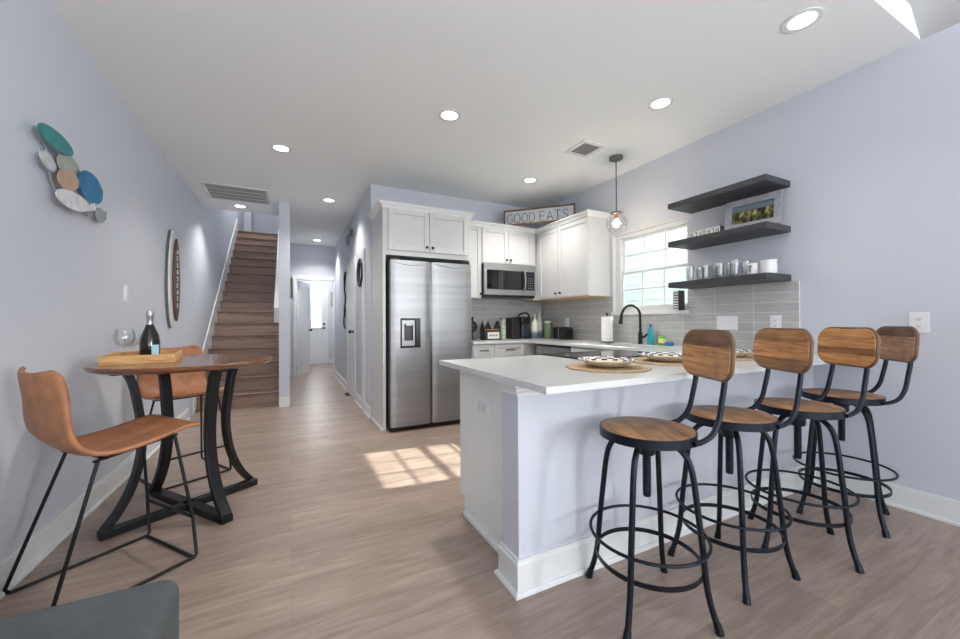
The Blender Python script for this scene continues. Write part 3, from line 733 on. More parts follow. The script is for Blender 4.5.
# back + right worktop with sink cut-out
mb = MB()
z0, z1 = ZC-.026, ZC
SX0, SX1, SY0, SY1 = 2.76, 3.14, 2.50, 3.12
mb.box((1.886, 3.965, z0), (XR-.008, YB-.008, z1)).box((2.62, SY1, z0), (XR-.008, 3.965, z1)).box((2.62, SY0, z0), (SX0, SY1, z1)).box((SX1, SY0, z0), (XR-.008, SY1, z1)).box((2.62, 2.182, z0), (XR-.008, SY0, z1))
o = tag(obj('countertop', mb, QUARTZ), 'white quartz worktop along the back and window walls', 'countertop')
t = thing('kitchen_sink', (2.95, 2.81, .7), 'undermount steel sink set in the worktop under the window', 'sink')
mb = MB()
mb.box((SX0-.01, SY0-.01, .70), (SX1+.01, SY1+.01, .705)).box((SX0-.012, SY0-.01, .70), (SX0-.001, SY1+.01, z0)).box((SX1+.001, SY0-.01, .70), (SX1+.012, SY1+.01, z0)).box((SX0, SY0-.012, .70), (SX1, SY0-.001, z0)).box((SX0, SY1+.001, .70), (SX1, SY1+.012, z0))
obj('bowl', mb, STEEL, t); obj('drain', MB().lathe([(.04, .705), (.04, .709), (.01, .707)], (2.95, 2.81, 0), 16), STEEL_D, t)

# ------------------------------------------------------------------ refrigerator
t = thing('refrigerator', (1.37, 4.2, 0), 'large stainless side-by-side refrigerator with a water dispenser', 'refrigerator')
obj('body', B((.915, 3.965, .03), (1.835, 4.56, 1.785)), mat('fridge_side_dark', (58, 59, 61), .5), t, bevel=.004)
YFD = 3.892
def fdoor(u0, u1, cut=None):
    mb = MB(); n = 14
    prof = []
    for i in range(n+1):
        k = i/n; prof.append((u0+(u1-u0)*k, YFD-.004*(1-(2*k-1)**2)+.012*(abs(2*k-1)**10)))
    poly = prof+[(u1, 3.96), (u0, 3.96)]
    zs = [(.055, 1.785)] if not cut else [(.055, cut[2]), (cut[3], 1.785)]
    for a, b in zs: mb.prism(poly, lambda u, v, q: (u, v, q), a, b)
    if cut:
        pl = [p for p in prof if p[0] < cut[0]]+[(cut[0], YFD-.003), (cut[0], 3.96), (u0, 3.96)]
        mb.prism(pl, lambda u, v, q: (u, v, q), cut[2], cut[3])
        pr = [(cut[1], YFD-.003)]+[p for p in prof if p[0] > cut[1]]+[(u1, 3.96), (cut[1], 3.96)]
        mb.prism(pr, lambda u, v, q: (u, v, q), cut[2], cut[3])
    return mb
dl = obj('freezer_door', fdoor(.918, 1.340, (1.015, 1.232, .868, 1.180)), STEEL, t, smooth=25)
dr = obj('door', fdoor(1.368, 1.832), STEEL, t, smooth=25)
for nm, u0, u1, par in (('handle_recess', 1.341, 1.3525, dl), ('handle_recess', 1.3555, 1.367, dr)):
    obj(nm, B((u0, YFD+.012, .06), (u1, 3.95, 1.78)), STEEL_D, par)
for u0, u1, par in ((.95, 1.31, dl), (1.40, 1.80, dr)):
    pts = [(u0+(u1-u0)*i/16, YFD-.0055, 1.765-.030*sin(pi*i/16)) for i in range(17)]
    obj('top_accent', MB().tube(pts, .004, 6), STEEL, par, smooth=60)
mb = MB().box((1.018, YFD-.004, .868), (1.030, 3.93, 1.18)).box((1.018, YFD-.004, 1.165), (1.23, 3.93, 1.18)).box((1.018, YFD-.004, .868), (1.23, 3.93, .885)).box((1.018, 3.925, .868), (1.23, 3.93, 1.18))
mb.box((1.176, YFD-.005, .868), (1.232, 3.93, 1.18))
dp = obj('dispenser', mb, BLACK, dl, bevel=.002)
mb = MB().box((1.034, 3.90, .89), (1.172, 3.924, 1.16)); obj('dispenser_face', mb, mat('dispenser_grey', (150, 151, 153), .35, .6), dp) if False else None
mb = MB().box((1.034, YFD+.004, .89), (1.172, YFD+.012, .945)).box((1.034, YFD+.004, .945), (1.058, YFD+.012, 1.16)).box((1.152, YFD+.004, .945), (1.172, YFD+.012, 1.16)).box((1.034, YFD+.004, 1.115), (1.172, YFD+.012, 1.16))
mb.box((1.075, YFD-.004, 1.10), (1.145, YFD+.01, 1.135))
obj('dispenser_face', mb, mat('dispenser_grey', (160, 161, 163), .35, .6), dl, bevel=.002)
obj('kick_plate', B((.92, 3.95, .0), (1.83, 3.98, .05)), BLACK, t)
obj('hinge_cover', B((.93, 3.92, 1.786), (1.02, 4.0, 1.81)), BLACK, t); obj('hinge_cover', B((1.73, 3.92, 1.786), (1.82, 4.0, 1.81)), BLACK, t)

# ------------------------------------------------------------------ microwave
t = thing('microwave', (2.55, 4.4, 1.45), 'stainless over-the-range microwave with a black glass door', 'microwave')
x0, x1, YM = 2.162, 2.932, 4.21
obj('body', B((x0, YM+.03, 1.462), (x1, YB-.01, 1.883)), mat('microwave_case', (46, 46, 48), .4), t, bevel=.003)
mb = MB().box((x0, YM, 1.795), (x1, YM+.03, 1.882)).box((x0, YM, 1.48), (x1, YM+.03, 1.55)).box((x0, YM, 1.55), (x0+.035, YM+.03, 1.795)).box((x1-.018, YM, 1.55), (x1, YM+.03, 1.795))
fr = obj('front_frame', mb, STEEL, t, bevel=.003)
obj('door_glass', B((x0+.036, YM+.004, 1.551), (x0+.585, YM+.03, 1.794)), BLACKGLASS, t, bevel=.002)
obj('control_panel', B((x0+.588, YM+.002, 1.551), (x1-.019, YM+.03, 1.794)), mat('control_black', (30, 30, 33), .25), t, bevel=.002)
mb = MB()
for i in range(3):
    for j in range(5): mb.box((x0+.645+i*.03, YM-.0005, 1.575+j*.032), (x0+.66+i*.03, YM+.003, 1.587+j*.032))
obj('keypad_lettering', mb, mat('key_grey', (110, 110, 115), .5), t)
obj('display', B((x0+.64, YM-.0005, 1.745), (x0+.725, YM+.003, 1.775)), mat('display_glass', (44, 52, 60), .1), t)
hp = smooth_path([(x0+.575, YM, 1.53), (x0+.575, YM-.03, 1.56), (x0+.58, YM-.042, 1.665), (x0+.575, YM-.03, 1.79), (x0+.575, YM, 1.82)], 5)
obj('handle', MB().tube(hp, .011, 10), STEEL, t, smooth=50)
obj('bottom_vent', B((x0+.01, YM+.01, 1.452), (x1-.01, YB-.05, 1.463)), BLACK, t)

# ------------------------------------------------------------------ peninsula
t = thing('peninsula', (2.0, 1.8, 0), 'bluish white kitchen peninsula with knee wall and grey end panel', 'kitchen island')
KY = 1.358
obj('knee_wall', B((.852, KY, 0), (XR-.001, 1.492, ZC-.026)), WALL, t)
mb = MB().box((.922, 1.492, .10), (1.552, 2.13, ZC-.027)).box((.922, 1.492, 0), (1.552, 2.07, .10)).box((2.338, 1.492, .10), (2.60, 2.13, ZC-.027)).box((2.338, 1.492, 0), (2.60, 2.07, .10)).box((1.552, 1.492, 0), (2.338, 1.72, ZC-.027))
mb.box((2.60, 1.492, 0), (XR-.01, 2.18, ZC-.027))
obj('cabinet_body', mb, CABSIDE, t, bevel=.002)
mb = shaker(MB(), .93, 1.545, .12, .86, lambda u, v, w_: (u, 2.13+w_, v))
obj('door', mb, CAB, t, bevel=.002)
def wrap(mb, e, z0, z1):   # strip around the knee wall's end
    mb.box((.852-e, KY-e, z0), (XR-.001, KY, z1)).box((.852-e, KY-e, z0), (.852, 1.492+e*.6, z1)).box((.852-e, 1.492, z0), (.92, 1.492+e*.6, z1))
pth = [(.92, 1.492), (.852, 1.492), (.852, KY), (XR-.001, KY)]
obj('baseboard', sweep(MB(), pth, [(-.01, 0), (.015, 0), (.015, .125), (.011, .132), (.010, .145), (-.01, .145)], left=False), TRIM, t)
mb = sweep(MB(), pth, [(.0, 0), (.030, 0), (.029, .010), (.022, .018), (.0, .019)], left=False); mb.box((.908, 1.52, 0), (.922, 2.07, .018)); obj('shoe_moulding', mb, TRIM, t)
cz = ZC-.0265
obj('crown_moulding', sweep(MB(), pth, [(-.01, cz-.052), (.010, cz-.052), (.012, cz-.040), (.020, cz-.030), (.022, cz-.018), (.030, cz-.012), (.030, cz), (-.01, cz)], left=False), TRIM, t)
PX0, PY0, PY1 = .808, 1.10, 2.180
RX0, RX1, RY0 = 1.565, 2.325, 1.74
mb = MB().box((PX0, PY0, z0), (XR-.001, RY0, z1)).box((PX0, RY0, z0), (RX0, PY1, z1)).box((RX1, RY0, z0), (XR-.001, PY1, z1))
o = tag(obj('countertop', mb, QUARTZ), 'white quartz bar top of the peninsula set with three plates', 'countertop')

# wall plates
def outlet(fn, u, v, w_, h_, label, kind='duplex', gangs=1, dirty=False):
    t = thing('outlet' if kind == 'duplex' else 'light_switch', fn(u, v, 0), label, 'outlet' if kind == 'duplex' else 'light switch')
    def bx(mb, a, b, c, d, w0, w1): mb.box(fn(a, c, w0), fn(b, d, w1)); return mb
    obj('plate', bx(MB(), u-w_/2, u+w_/2, v-h_/2, v+h_/2, 0, .006), PLASTIC, t, bevel=.002)
    if kind == 'duplex':
        mb = MB(); ms = MB()
        horiz = w_ > h_*1.3
        for s_ in (-1, 1):
            du, dv = (s_*.024, 0) if horiz else (0, s_*.021)
            bx(mb, u+du-.014, u+du+.014, v+dv-.014, v+dv+.014, .006, .008)
            for q in (-1, 1):
                a, b = (0, q*.005) if horiz else (q*.005, 0)
                bx(ms, u+du+a-.0014, u+du+a+.0014, v+dv+b-.004, v+dv+b+.004, .008, .0086)
            bx(ms, u+du-.002, u+du+.002, v+dv-.011, v+dv-.008, .008, .0086)
        obj('receptacle', mb, WHITE, t, bevel=.001); obj('slot', ms, SLOT, t)
    else:
        for g in range(gangs):
            c = u+(g-(gangs-1)/2)*.046; obj('rocker', bx(MB(), c-.016, c+.016, v-.034, v+.034, .006, .010), WHITE, t, bevel=.002)
    return t
fw = lambda x: (lambda u, v, w_: (x-w_, u, v))
outlet(fw(XR), .850, 1.122, .082, .122, 'white outlet plate on the bare right wall behind the last stool')
outlet(fw(XR-.008), 1.944, 1.12, .17, .118, 'wide white three-gang switch plate on the tiles under the shelves', 'switch', 3)
outlet(fw(XR-.008), 1.584, 1.12, .075, .115, 'single white outlet on the tiles near the backsplash edge')
outlet(fw(XR-.008), 4.02, 1.125, .08, .118, 'small white outlet on the tiles above the toaster')
outlet(fw(.922), 1.818, .68, .12, .078, 'white horizontal outlet in the grey peninsula end panel')
outlet(lambda u, v, w_: (XL+w_, u, v), 3.69, 1.36, .078, .12, 'white switch plate on the left wall above the dining table', 'switch', 1)
outlet(fB(YB-.008), 2.17, 1.12, .075, .115, 'pale outlet on the back tiles above the house shaped caddy')

# ------------------------------------------------------------------ range in the peninsula
t = thing('cooking_range', (1.945, 1.95, 0), 'stainless range with a black glass cooktop set into the peninsula', 'stove')
obj('body', B((RX0+.003, RY0+.003, .02), (RX1-.003, 2.16, ZC-.006)), STEEL, t)
obj('cooktop', B((RX0+.012, RY0+.012, ZC-.006), (RX1-.012, 2.13, ZC+.008)), BLACKGLASS, t, bevel=.003)
mb = MB().box((RX0, RY0, ZC-.004), (RX0+.012, 2.16, ZC+.009)).box((RX1-.012, RY0, ZC-.004), (RX1, 2.16, ZC+.009)).box((RX0, RY0, ZC-.004), (RX1, RY0+.012, ZC+.009)).box((RX0, 2.13, ZC-.05), (RX1, 2.195, ZC+.009))
obj('trim', mb, mat('range_trim', (70, 71, 74), .25, 1), t, bevel=.002)
obj('oven_door', B((RX0+.004, 2.16, .15), (RX1-.004, 2.19, .80)), STEEL, t, bevel=.004)
mb = MB().tube([(RX0+.06, 2.235, .76), (RX1-.06, 2.235, .76)], .012, 10).tube([(RX0+.09, 2.19, .76), (RX0+.09, 2.235, .76)], .008, 8).tube([(RX1-.09, 2.19, .76), (RX1-.09, 2.235, .76)], .008, 8)
obj('handle', mb, STEEL, t, smooth=50)
mb = MB()
for i in range(5): mb.lathe([(.018, 0), (.016, .022), (.001, .023)], n=14).xf(lambda p: p) if False else None
for i in range(5):
    q = MB().lathe([(.018, 0), (.016, .022), (.001, .023)], n=14); cx = RX0+.12+i*.13
    q.xf(lambda p: Vector((cx+p.x, 2.195+p.z, .845+p.y)))
    obj('knob', q, STEEL_D, t, smooth=40)

# ------------------------------------------------------------------ faucet and things round the sink
fx, fy = 3.20, 2.75
t = thing('faucet', (fx, fy, ZC), 'tall black gooseneck kitchen faucet in front of the window', 'faucet')
obj('base', MB().lathe([(.028, 0), (.028, .006), (.021, .01), (.021, .11), (.018, .12)], (fx, fy, ZC), 18), IRON2, t, smooth=40)
dx, dy = -.90, .436
path = [(fx, fy, ZC+.11), (fx, fy, ZC+.24)]
R0 = .095
for i in range(1, 13):
    a = pi*i/13*1.02; path.append((fx+dx*R0*(1-cos(a)), fy+dy*R0*(1-cos(a)), ZC+.285+R0*1.15*sin(a)))
obj('spout', MB().tube(smooth_path(path, 3), .0125, 12), IRON2, t, smooth=60)
e_ = path[-1]; hx, hy = e_[0], e_[1]
q = MB().tube([(hx, hy, e_[2]+.01), (hx+dx*.006, hy+dy*.006, e_[2]-.03), (hx+dx*.012, hy+dy*.012, e_[2]-.08), (hx+dx*.014, hy+dy*.014, e_[2]-.10)], [.0135, .0165, .020, .024], 14)
obj('spray_head', q, IRON2, t, smooth=50)
obj('lever', MB().tube([(fx, fy, ZC+.07), (fx+.01, fy-.045, ZC+.075), (fx+.012, fy-.075, ZC+.105)], [.013, .012, .008], 10), IRON2, t, smooth=50)
# paper towel
px_, py_ = 3.15, 3.155
t = thing('paper_towel_holder', (px_, py_, ZC), 'white paper towel roll on a dark upright holder by the sink', 'paper towel')
obj('towel_roll', MB().lathe([(.022, .012), (.062, .012), (.063, .02), (.063, .275), (.060, .285), (.022, .285)], (px_, py_, ZC), 28), mat('paper_white', (240, 240, 240), .9, bump=.3, bscale=120), t, smooth=50)
obj('base', MB().lathe([(.075, 0), (.075, .008), (.01, .012)], (px_, py_, ZC), 24), KNOB, t, smooth=40)
obj('post', MB().lathe([(.006, .01), (.006, .30), (.011, .305), (.011, .325), (.002, .33)], (px_, py_, ZC), 12), KNOB, t, smooth=40)
# dish soap bottles
t = thing('dish_soap_bottle', (3.23, 2.65, ZC), 'teal dish soap bottle standing behind the faucet', 'soap bottle')
q = MB().lathe([(.030, 0), (.036, .01), (.036, .075), (.026, .11), (.030, .135), (.014, .165)], (0, 0, 0), 18); q.xf(lambda p: Vector((3.23+p.x*.7, 2.65+p.y, ZC+p.z)))
obj('bottle', q, mat('teal_liquid', (40, 170, 186), .2), t, smooth=60)
obj('cap', MB().lathe([(.014, .17), (.013, .195), (.006, .20), (.005, .21)], (3.23, 2.65, ZC), 12), mat('blue_cap', (30, 120, 170), .4), t, smooth=50)
t = thing('scrub_sponge_holder', (3.23, 2.52, ZC), 'green and yellow scrubber tub beside the teal soap bottle', 'sponge holder')
obj('tub', MB().lathe([(.030, 0), (.034, .01), (.034, .075), (.030, .082), (.001, .083)], (3.23, 2.52, ZC), 18), mat('lime_green', (84, 176, 50), .4), t, smooth=50)
obj('label_patch', MB().lathe([(.0345, .02), (.0345, .065)], (3.23, 2.52, ZC), 18), mat('pale_yellow', (226, 226, 130), .5), t, smooth=50)
q = MB().lathe([(.02, -.03), (.024, 0), (.02, .03)], n=14)
tag(obj('dish_brush', MB().box((3.20, 2.40, ZC), (3.245, 2.475, ZC+.03)), mat('blue_sponge', (40, 116, 186), .7), bevel=.008), 'small blue sponge lying right of the green scrubber tub', 'sponge')
# block sign on the sill
def block_sign(loc, a, b, zlo, zhi, depth, label, rows):
    """letter-block with white striped face looking into the room (-x) and dark sides"""
    t = thing('block_sign', loc, label, 'sign')
    x = loc[0]
    obj('block', B((x, a, zlo), (x+depth, b, zhi)), mat('charcoal_block', (52, 54, 58), .6), t, bevel=.002)
    obj('face', B((x-.003, a+.002, zlo+.002), (x, b-.002, zhi-.002)), mat('block_face', (226, 226, 224), .6), t)
    return t
t = block_sign((3.235, 2.37, WZ0), 2.345, 2.40, 1.2385, 1.425, .09, 'small striped block with a dark side at the window sill edge', 6)
for o_ in list(t.children):
    for v_ in o_.data.vertices: pass
mb = MB()
for k in range(7): mb.box((3.2305, 2.348, 1.252+k*.024), (3.2322, 2.397, 1.262+k*.024))
obj('stripes', mb, mat('charcoal_block', (52, 54, 58), .6), t)

# ------------------------------------------------------------------ pendant
cx, cy = 2.908, 2.778
t = thing('pendant_light', (cx, cy, H), 'clear glass globe pendant with a glowing bulb near the window', 'pendant light')
obj('canopy', MB().lathe([(.001, -.03), (.055, -.03), (.066, -.024), (.068, -.001), (.001, -.0)], (cx, cy, H), 28), mat('aged_pewter', (112, 112, 108), .35, .9), t, smooth=40)
obj('stem', MB().tube([(cx, cy, H-.03), (cx, cy, 2.235)], .0055, 8), mat('cord_brown', (86, 78, 74), .5), t, smooth=50)
obj('cap', MB().lathe([(.004, .022), (.02, .02), (.05, .012), (.062, .004), (.062, 0), (.001, 0)], (cx, cy, 2.215), 24), mat('aged_pewter2', (98, 92, 86), .35, .9), t, smooth=40)
obj('socket', MB().lathe([(.018, 0), (.020, -.05), (.014, -.055)], (cx, cy, 2.215), 16), mat('copper_socket', (176, 112, 78), .35, .9), t, smooth=40)
g = [(.036*1.0, .094)]+[(.104*sin(a), .104*cos(a)) for a in [pi*(.12+.88*i/18) for i in range(19)]]
obj('globe', MB().lathe(g, (cx, cy, 2.112), 32), CLEAR, t, smooth=60)
obj('bulb', MB().lathe([(.012, .045), (.016, .03), (.030, .0), (.032, -.02), (.024, -.042), (.001, -.052)], (cx, cy, 2.122), 20), mat('warm_bulb', (255, 226, 180), .4, emit=(255, 206, 140), estr=7), t, smooth=60)
l = bpy.data.lights.new('pendant_lamp', 'POINT'); l.energy = 20; l.shadow_soft_size = .04; l.color = (1, .82, .62)
lo = bpy.data.objects.new('pendant_lamp', l); COL.objects.link(lo); lo.location = (cx, cy, 2.11)

# ------------------------------------------------------------------ floating shelves
SH = [(2.125, 2.170, 'upper charcoal floating shelf above the framed picture', 'top'), (1.790, 1.835, 'middle charcoal floating shelf carrying the framed picture', 'mid'), (1.430, 1.476, 'lowest charcoal floating shelf carrying the clear glasses', 'low')]
for z0_, z1_, lb, _ in SH:
    tag(obj('floating_shelf', B((2.985, 1.484, z0_), (XR-.001, 2.262, z1_)), SHELF, bevel=.002), lb, 'shelf', 'floating shelves on the right wall')
# framed picture leaning on the middle shelf
zt = 1.836
t = thing('framed_picture', (3.18, 1.70, zt), 'grey framed dark landscape picture leaning on the middle shelf', 'picture')
def lean(p):  # local: x across (towards -y), y depth out of wall, z up
    th = radians(8); c_, s_ = cos(th), sin(th)
    y_ = p.y*c_ - p.z*s_; z_ = p.z*c_+p.y*s_
    a = radians(6)
    return Vector((3.16 - y_*cos(a) + p.x*sin(a), 1.668 - p.x*cos(a) - y_*sin(a), zt+.003+z_))
mb = MB(); W_, H_ = .375, .245
for a, b in (((-W_/2, 0, 0), (W_/2, .03, .05)), ((-W_/2, 0, H_-.05), (W_/2, .03, H_)), ((-W_/2, 0, .05), (-W_/2+.045, .03, H_-.05)), ((W_/2-.045, 0, .05), (W_/2, .03, H_-.05))): mb.box(a, b)
obj('frame', mb.xf(lean), mat('weathered_grey_frame', (150, 152, 158), .6, var=.15, vscale=20), t, bevel=.002)
# procedural picture: dark greens with golden patches under a grey-blue band
M = bpy.data.materials.new('picture_paint'); M.use_nodes = True; N = M.node_tree.nodes; L = M.node_tree.links; b = N['Principled BSDF']
tc = N.new('ShaderNodeTexCoord'); sp = N.new('ShaderNodeSeparateXYZ'); L.new(tc.outputs['Object'], sp.inputs[0])
rz = N.new('ShaderNodeMapRange'); rz.inputs['From Min'].default_value = .05; rz.inputs['From Max'].default_value = .2; L.new(sp.outputs['Z'], rz.inputs['Value'])
mp = N.new('ShaderNodeMapping'); mp.inputs['Scale'].default_value = (1, 1, .6); L.new(tc.outputs['Object'], mp.inputs['Vector'])
nz = N.new('ShaderNodeTexNoise'); nz.inputs['Scale'].default_value = 26; nz.inputs['Detail'].default_value = 3; L.new(mp.outputs[0], nz.inputs['Vector'])
r1 = N.new('ShaderNodeValToRGB'); e = r1.color_ramp.elements; e[0].position = .42; e[0].color = (*lin((26, 32, 24)), 1); e[1].position = .66; e[1].color = (*lin((188, 172, 112)), 1)
x = e.new(.53); x.color = (*lin((92, 88, 46)), 1); L.new(nz.outputs['Fac'], r1.inputs['Fac'])
r3 = N.new('ShaderNodeValToRGB'); r3.color_ramp.elements[0].position = .66; r3.color_ramp.elements[1].position = .74; L.new(rz.outputs[0], r3.inputs['Fac'])
mx = N.new('ShaderNodeMix'); mx.data_type = 'RGBA'; L.new(r3.outputs['Color'], mx.inputs['Factor']); L.new(r1.outputs['Color'], mx.inputs['A']); mx.inputs['B'].default_value = (*lin((106, 124, 130)), 1)
L.new(mx.outputs['Result'], b.inputs['Base Color']); b.inputs['Roughness'].default_value = .25
obj('picture_panel', MB().box((-W_/2+.04, .008, .045), (W_/2-.04, .012, H_-.045)).xf(lean), M, t)
# word block on the same shelf
t = thing('word_block', (3.12, 2.0, zt), 'long low block sign with a dark end on the middle shelf', 'sign')
obj('block', B((3.06, 1.85, zt), (3.12, 2.11, zt+.062)), mat('charcoal_block', (52, 54, 58), .6), t, bevel=.002)
obj('face', B((3.057, 1.852, zt+.003), (3.06, 2.108, zt+.059)), mat('block_face', (226, 226, 224), .6), t)
mb = MB()
for k in range(7):
    y = 1.86+k*.036
    mb.box((3.0555, y, zt+.012), (3.0575, y+.006, zt+.05)); mb.box((3.0555, y, zt+(.044 if k % 2 else .028)), (3.0575, y+.022, zt+(.05 if k % 2 else .034)))
    if k % 3 == 0: mb.box((3.0555, y+.017, zt+.012), (3.0575, y+.022, zt+.05))
obj('lettering', mb, mat('tan_letter', (128, 108, 80), .6), t)
# glasses on the lowest shelf
zg = 1.4765
first = None
gpos = [(3.05, 2.10), (3.08, 2.03), (3.05, 1.965), (3.10, 1.905), (3.05, 1.85), (3.09, 1.79), (3.05, 1.735), (3.16, 2.08), (3.17, 1.97), (3.17, 1.86), (3.11, 1.69)]
for i, (x, y) in enumerate(gpos):
    if not first:
        o = MB().lathe([(.001, .004), (.026, .004), (.028, .0), (.032, .02), (.036, .115), (.0345, .116), (.0305, .024), (.001, .014)], (0, 0, 0), 20)
        o = obj('drinking_glass', o, CLEAR, smooth=50); first = o
    else:
        o = first.copy(); COL.objects.link(o)
    o.location = (x, y, zg); s_ = 1.0 if i % 3 else 1.12; o.scale = (s_*.9, s_*.9, s_)
    tag(o, 'clear drinking glass in the row on the lowest shelf', 'glass', 'drinking glasses on the lowest shelf')
t = thing('letter_mug', (3.05, 1.66, zg), 'white mug with a black letter beside the white canister', 'mug')
obj('cup', MB().lathe([(.028, 0), (.032, .006), (.033, .082), (.030, .082), (.029, .01), (.001, .008)], (3.06, 1.615, zg), 22), WHITE, t, smooth=50)
mb = MB().box((3.0235, 1.602, zg+.058), (3.027, 1.628, zg+.065)).box((3.0235, 1.612, zg+.02), (3.027, 1.618, zg+.062)); obj('letter', mb, BLACK, t)
tag(obj('candle_jar', MB().lathe([(.045, 0), (.05, .004), (.05, .088), (.053, .09), (.053, .098), (.001, .1)], (3.10, 1.53, zg), 28), WHITE, smooth=40), 'round white lidded canister at the near end of the lowest shelf', 'canister')

# ------------------------------------------------------------------ back counter items
zc = ZC+.001
t = thing('ornament_stand', (2.02, 4.35, zc), 'dark round ornament on a stand half hidden by the refrigerator', 'ornament')
obj('base', MB().lathe([(.05, 0), (.05, .01), (.012, .02), (.010, .10)], (2.08, 4.40, zc), 18), BLACK, t, smooth=40)
obj('ball', MB().lathe([(.001, .10), (.035, .11), (.065, .15), (.068, .18), (.05, .225), (.02, .245), (.012, .26), (.022, .275), (.018, .295), (.001, .30)], (2.08, 4.40, zc), 20), BLACK, t, smooth=50)
t = thing('house_caddy', (2.37, 4.42, zc), 'black house shaped coffee pod caddy with a white label', 'caddy')
x0, x1, y0_, y1_ = 2.215, 2.455, 4.33, 4.45
mb = MB()
mb.box((x0, y0_, zc), (x1, y1_, zc+.012)).box((x0, y1_-.008, zc), (x1, y1_, zc+.12))
for xx in (x0, x1-.008): mb.prism([(y0_, zc), (y1_, zc), (y1_, zc+.15), ((y0_+y1_)/2, zc+.25), (y0_, zc+.15)], lambda u, v, q: (q, u, v), xx, xx+.008)
for c in (x0+.055, x1-.055): mb.prism([(c-.055, zc+.14), (c+.055, zc+.14), (c, zc+.25)], lambda u, v, q: (u, q, v), y0_, y0_+.006)
obj('case', mb, BLACK, t)
obj('label_panel', B((x0+.05, y0_-.004, zc+.015), (x1-.02, y0_, zc+.10)), mat('caddy_label', (222, 220, 214), .6), t)
obj('coffee_packets', B((x0+.01, y0_+.008, zc+.125), (x1-.01, y1_-.02, zc+.15)), mat('copper_packets', (170, 120, 84), .5, var=.5, vscale=60), t)
obj('drawer_front', B((x0+.008, y0_-.001, zc+.012), (x1-.008, y0_+.02, zc+.125)), mat('caddy_black', (34, 33, 34), .5), t)
mb = MB()
for k in range(4): mb.box((x0+.07+k*.032, y0_-.0055, zc+.045), (x0+.088+k*.032, y0_-.004, zc+.068))
obj('label_marks', mb, mat('label_ink', (120, 96, 84), .6), t)
t = thing('striped_cup_stack', (2.56, 4.42, zc), 'tall white and green leaf patterned cylinder with a red topper', 'canister')
obj('cylinder', MB().lathe([(.040, 0), (.042, .004), (.042, .255), (.035, .26), (.001, .26)], (2.535, 4.41, zc), 20), mat('green_leaf_print', (186, 196, 174), .6, var=.45, vscale=45), t, smooth=50)
obj('topper', MB().lathe([(.001, .255), (.014, .262), (.018, .272), (.012, .284), (.001, .288)], (2.505, 4.40, zc), 14), mat('dull_red', (150, 72, 66), .5), t, smooth=50)
t = thing('coffee_maker', (2.80, 4.40, zc), 'black single-serve coffee maker on the back counter', 'coffee maker')
obj('body', MB().box((2.665, 4.38, zc), (2.79, 4.56, zc+.29)).box((2.79, 4.50, zc), (2.93, 4.57, zc+.30)), mat('coffee_black', (40, 37, 38), .35), t, bevel=.012, segs=3)
obj('brew_head', MB().box((2.78, 4.33, zc+.205), (2.93, 4.52, zc+.30)), BLACK, t, bevel=.02, segs=3)
obj('water_tank', B((2.80, 4.35, zc+.02), (2.925, 4.49, zc+.20)), mat('smoke_plastic', (58, 62, 70), .15), t, bevel=.01)
obj('handle', MB().tube(smooth_path([(2.73, 4.36, zc+.285), (2.77, 4.34, zc+.335), (2.87, 4.34, zc+.35), (2.92, 4.35, zc+.295)], 5), .013, 10), BLACK, t, smooth=50)
obj('drip_tray', B((2.78, 4.31, zc), (2.93, 4.40, zc+.015)), STEEL_D, t, bevel=.004)
BLUEW = bpy.data.materials.new('white_over_blue_glaze'); BLUEW.use_nodes = True
N = BLUEW.node_tree.nodes; L = BLUEW.node_tree.links; b = N['Principled BSDF']; b.inputs['Roughness'].default_value = .25
tc = N.new('ShaderNodeTexCoord'); sp = N.new('ShaderNodeSeparateXYZ'); L.new(tc.outputs['Object'], sp.inputs[0]); rp = N.new('ShaderNodeValToRGB')
rp.color_ramp.elements[0].position = .07; rp.color_ramp.elements[0].color = (*lin((108, 118, 142)), 1); rp.color_ramp.elements[1].position = .12; rp.color_ramp.elements[1].color = (*lin((222, 222, 214)), 1)
L.new(sp.outputs['Z'], rp.inputs['Fac']); L.new(rp.outputs['Color'], b.inputs['Base Color'])
for (x, y, hh, lb) in ((3.015, 4.36, .335, 'shorter white bottle vase with a blue base beside the coffee maker'), (3.135, 4.43, .385, 'taller white bottle vase with a blue base in the counter corner')):
    t = thing('bottle_vase', (x, y, zc), lb, 'vase', 'white bottle vases in the counter corner')
    o = obj('body', MB().lathe([(.001, 0), (.048, 0), (.053, .01), (.054, hh*.52), (.046, hh*.64), (.018, hh*.80), (.012, hh*.88), (.013, hh*.96), (.015, hh), (.010, hh), (.001, hh-.01)], (x, y, zc), 22), BLUEW, t, smooth=60)
t = thing('green_canister', (3.09, 4.18, zc), 'sage green jar with a pale lid beside the black toaster', 'canister')
obj('jar', MB().lathe([(.001, 0), (.056, 0), (.062, .01), (.063, .19), (.056, .212)], (3.12, 4.20, zc), 24), mat('sage_glaze', (98, 112, 86), .35), t, smooth=50)
obj('lid', MB().lathe([(.057, .212), (.058, .228), (.048, .242), (.001, .246)], (3.12, 4.20, zc), 24), mat('pale_sage', (170, 174, 158), .4), t, smooth=50)
t = thing('toaster', (3.12, 3.90, zc), 'black two-slot toaster on the counter under the wall cabinet', 'toaster')
obj('body', B((3.05, 3.79, zc+.008), (3.21, 4.01, zc+.160)), BLACK, t, bevel=.018, segs=3)
obj('slot', MB().box((3.075, 3.83, zc+.160), (3.105, 3.97, zc+.167)).box((3.135, 3.83, zc+.160), (3.165, 3.97, zc+.167)), STEEL_D, t)
obj('end_band', B((3.046, 3.88, zc+.01), (3.054, 3.892, zc+.15)), STEEL, t)
obj('lever', B((3.10, 3.775, zc+.09), (3.14, 3.79, zc+.105)), BLACK, t, bevel=.003)

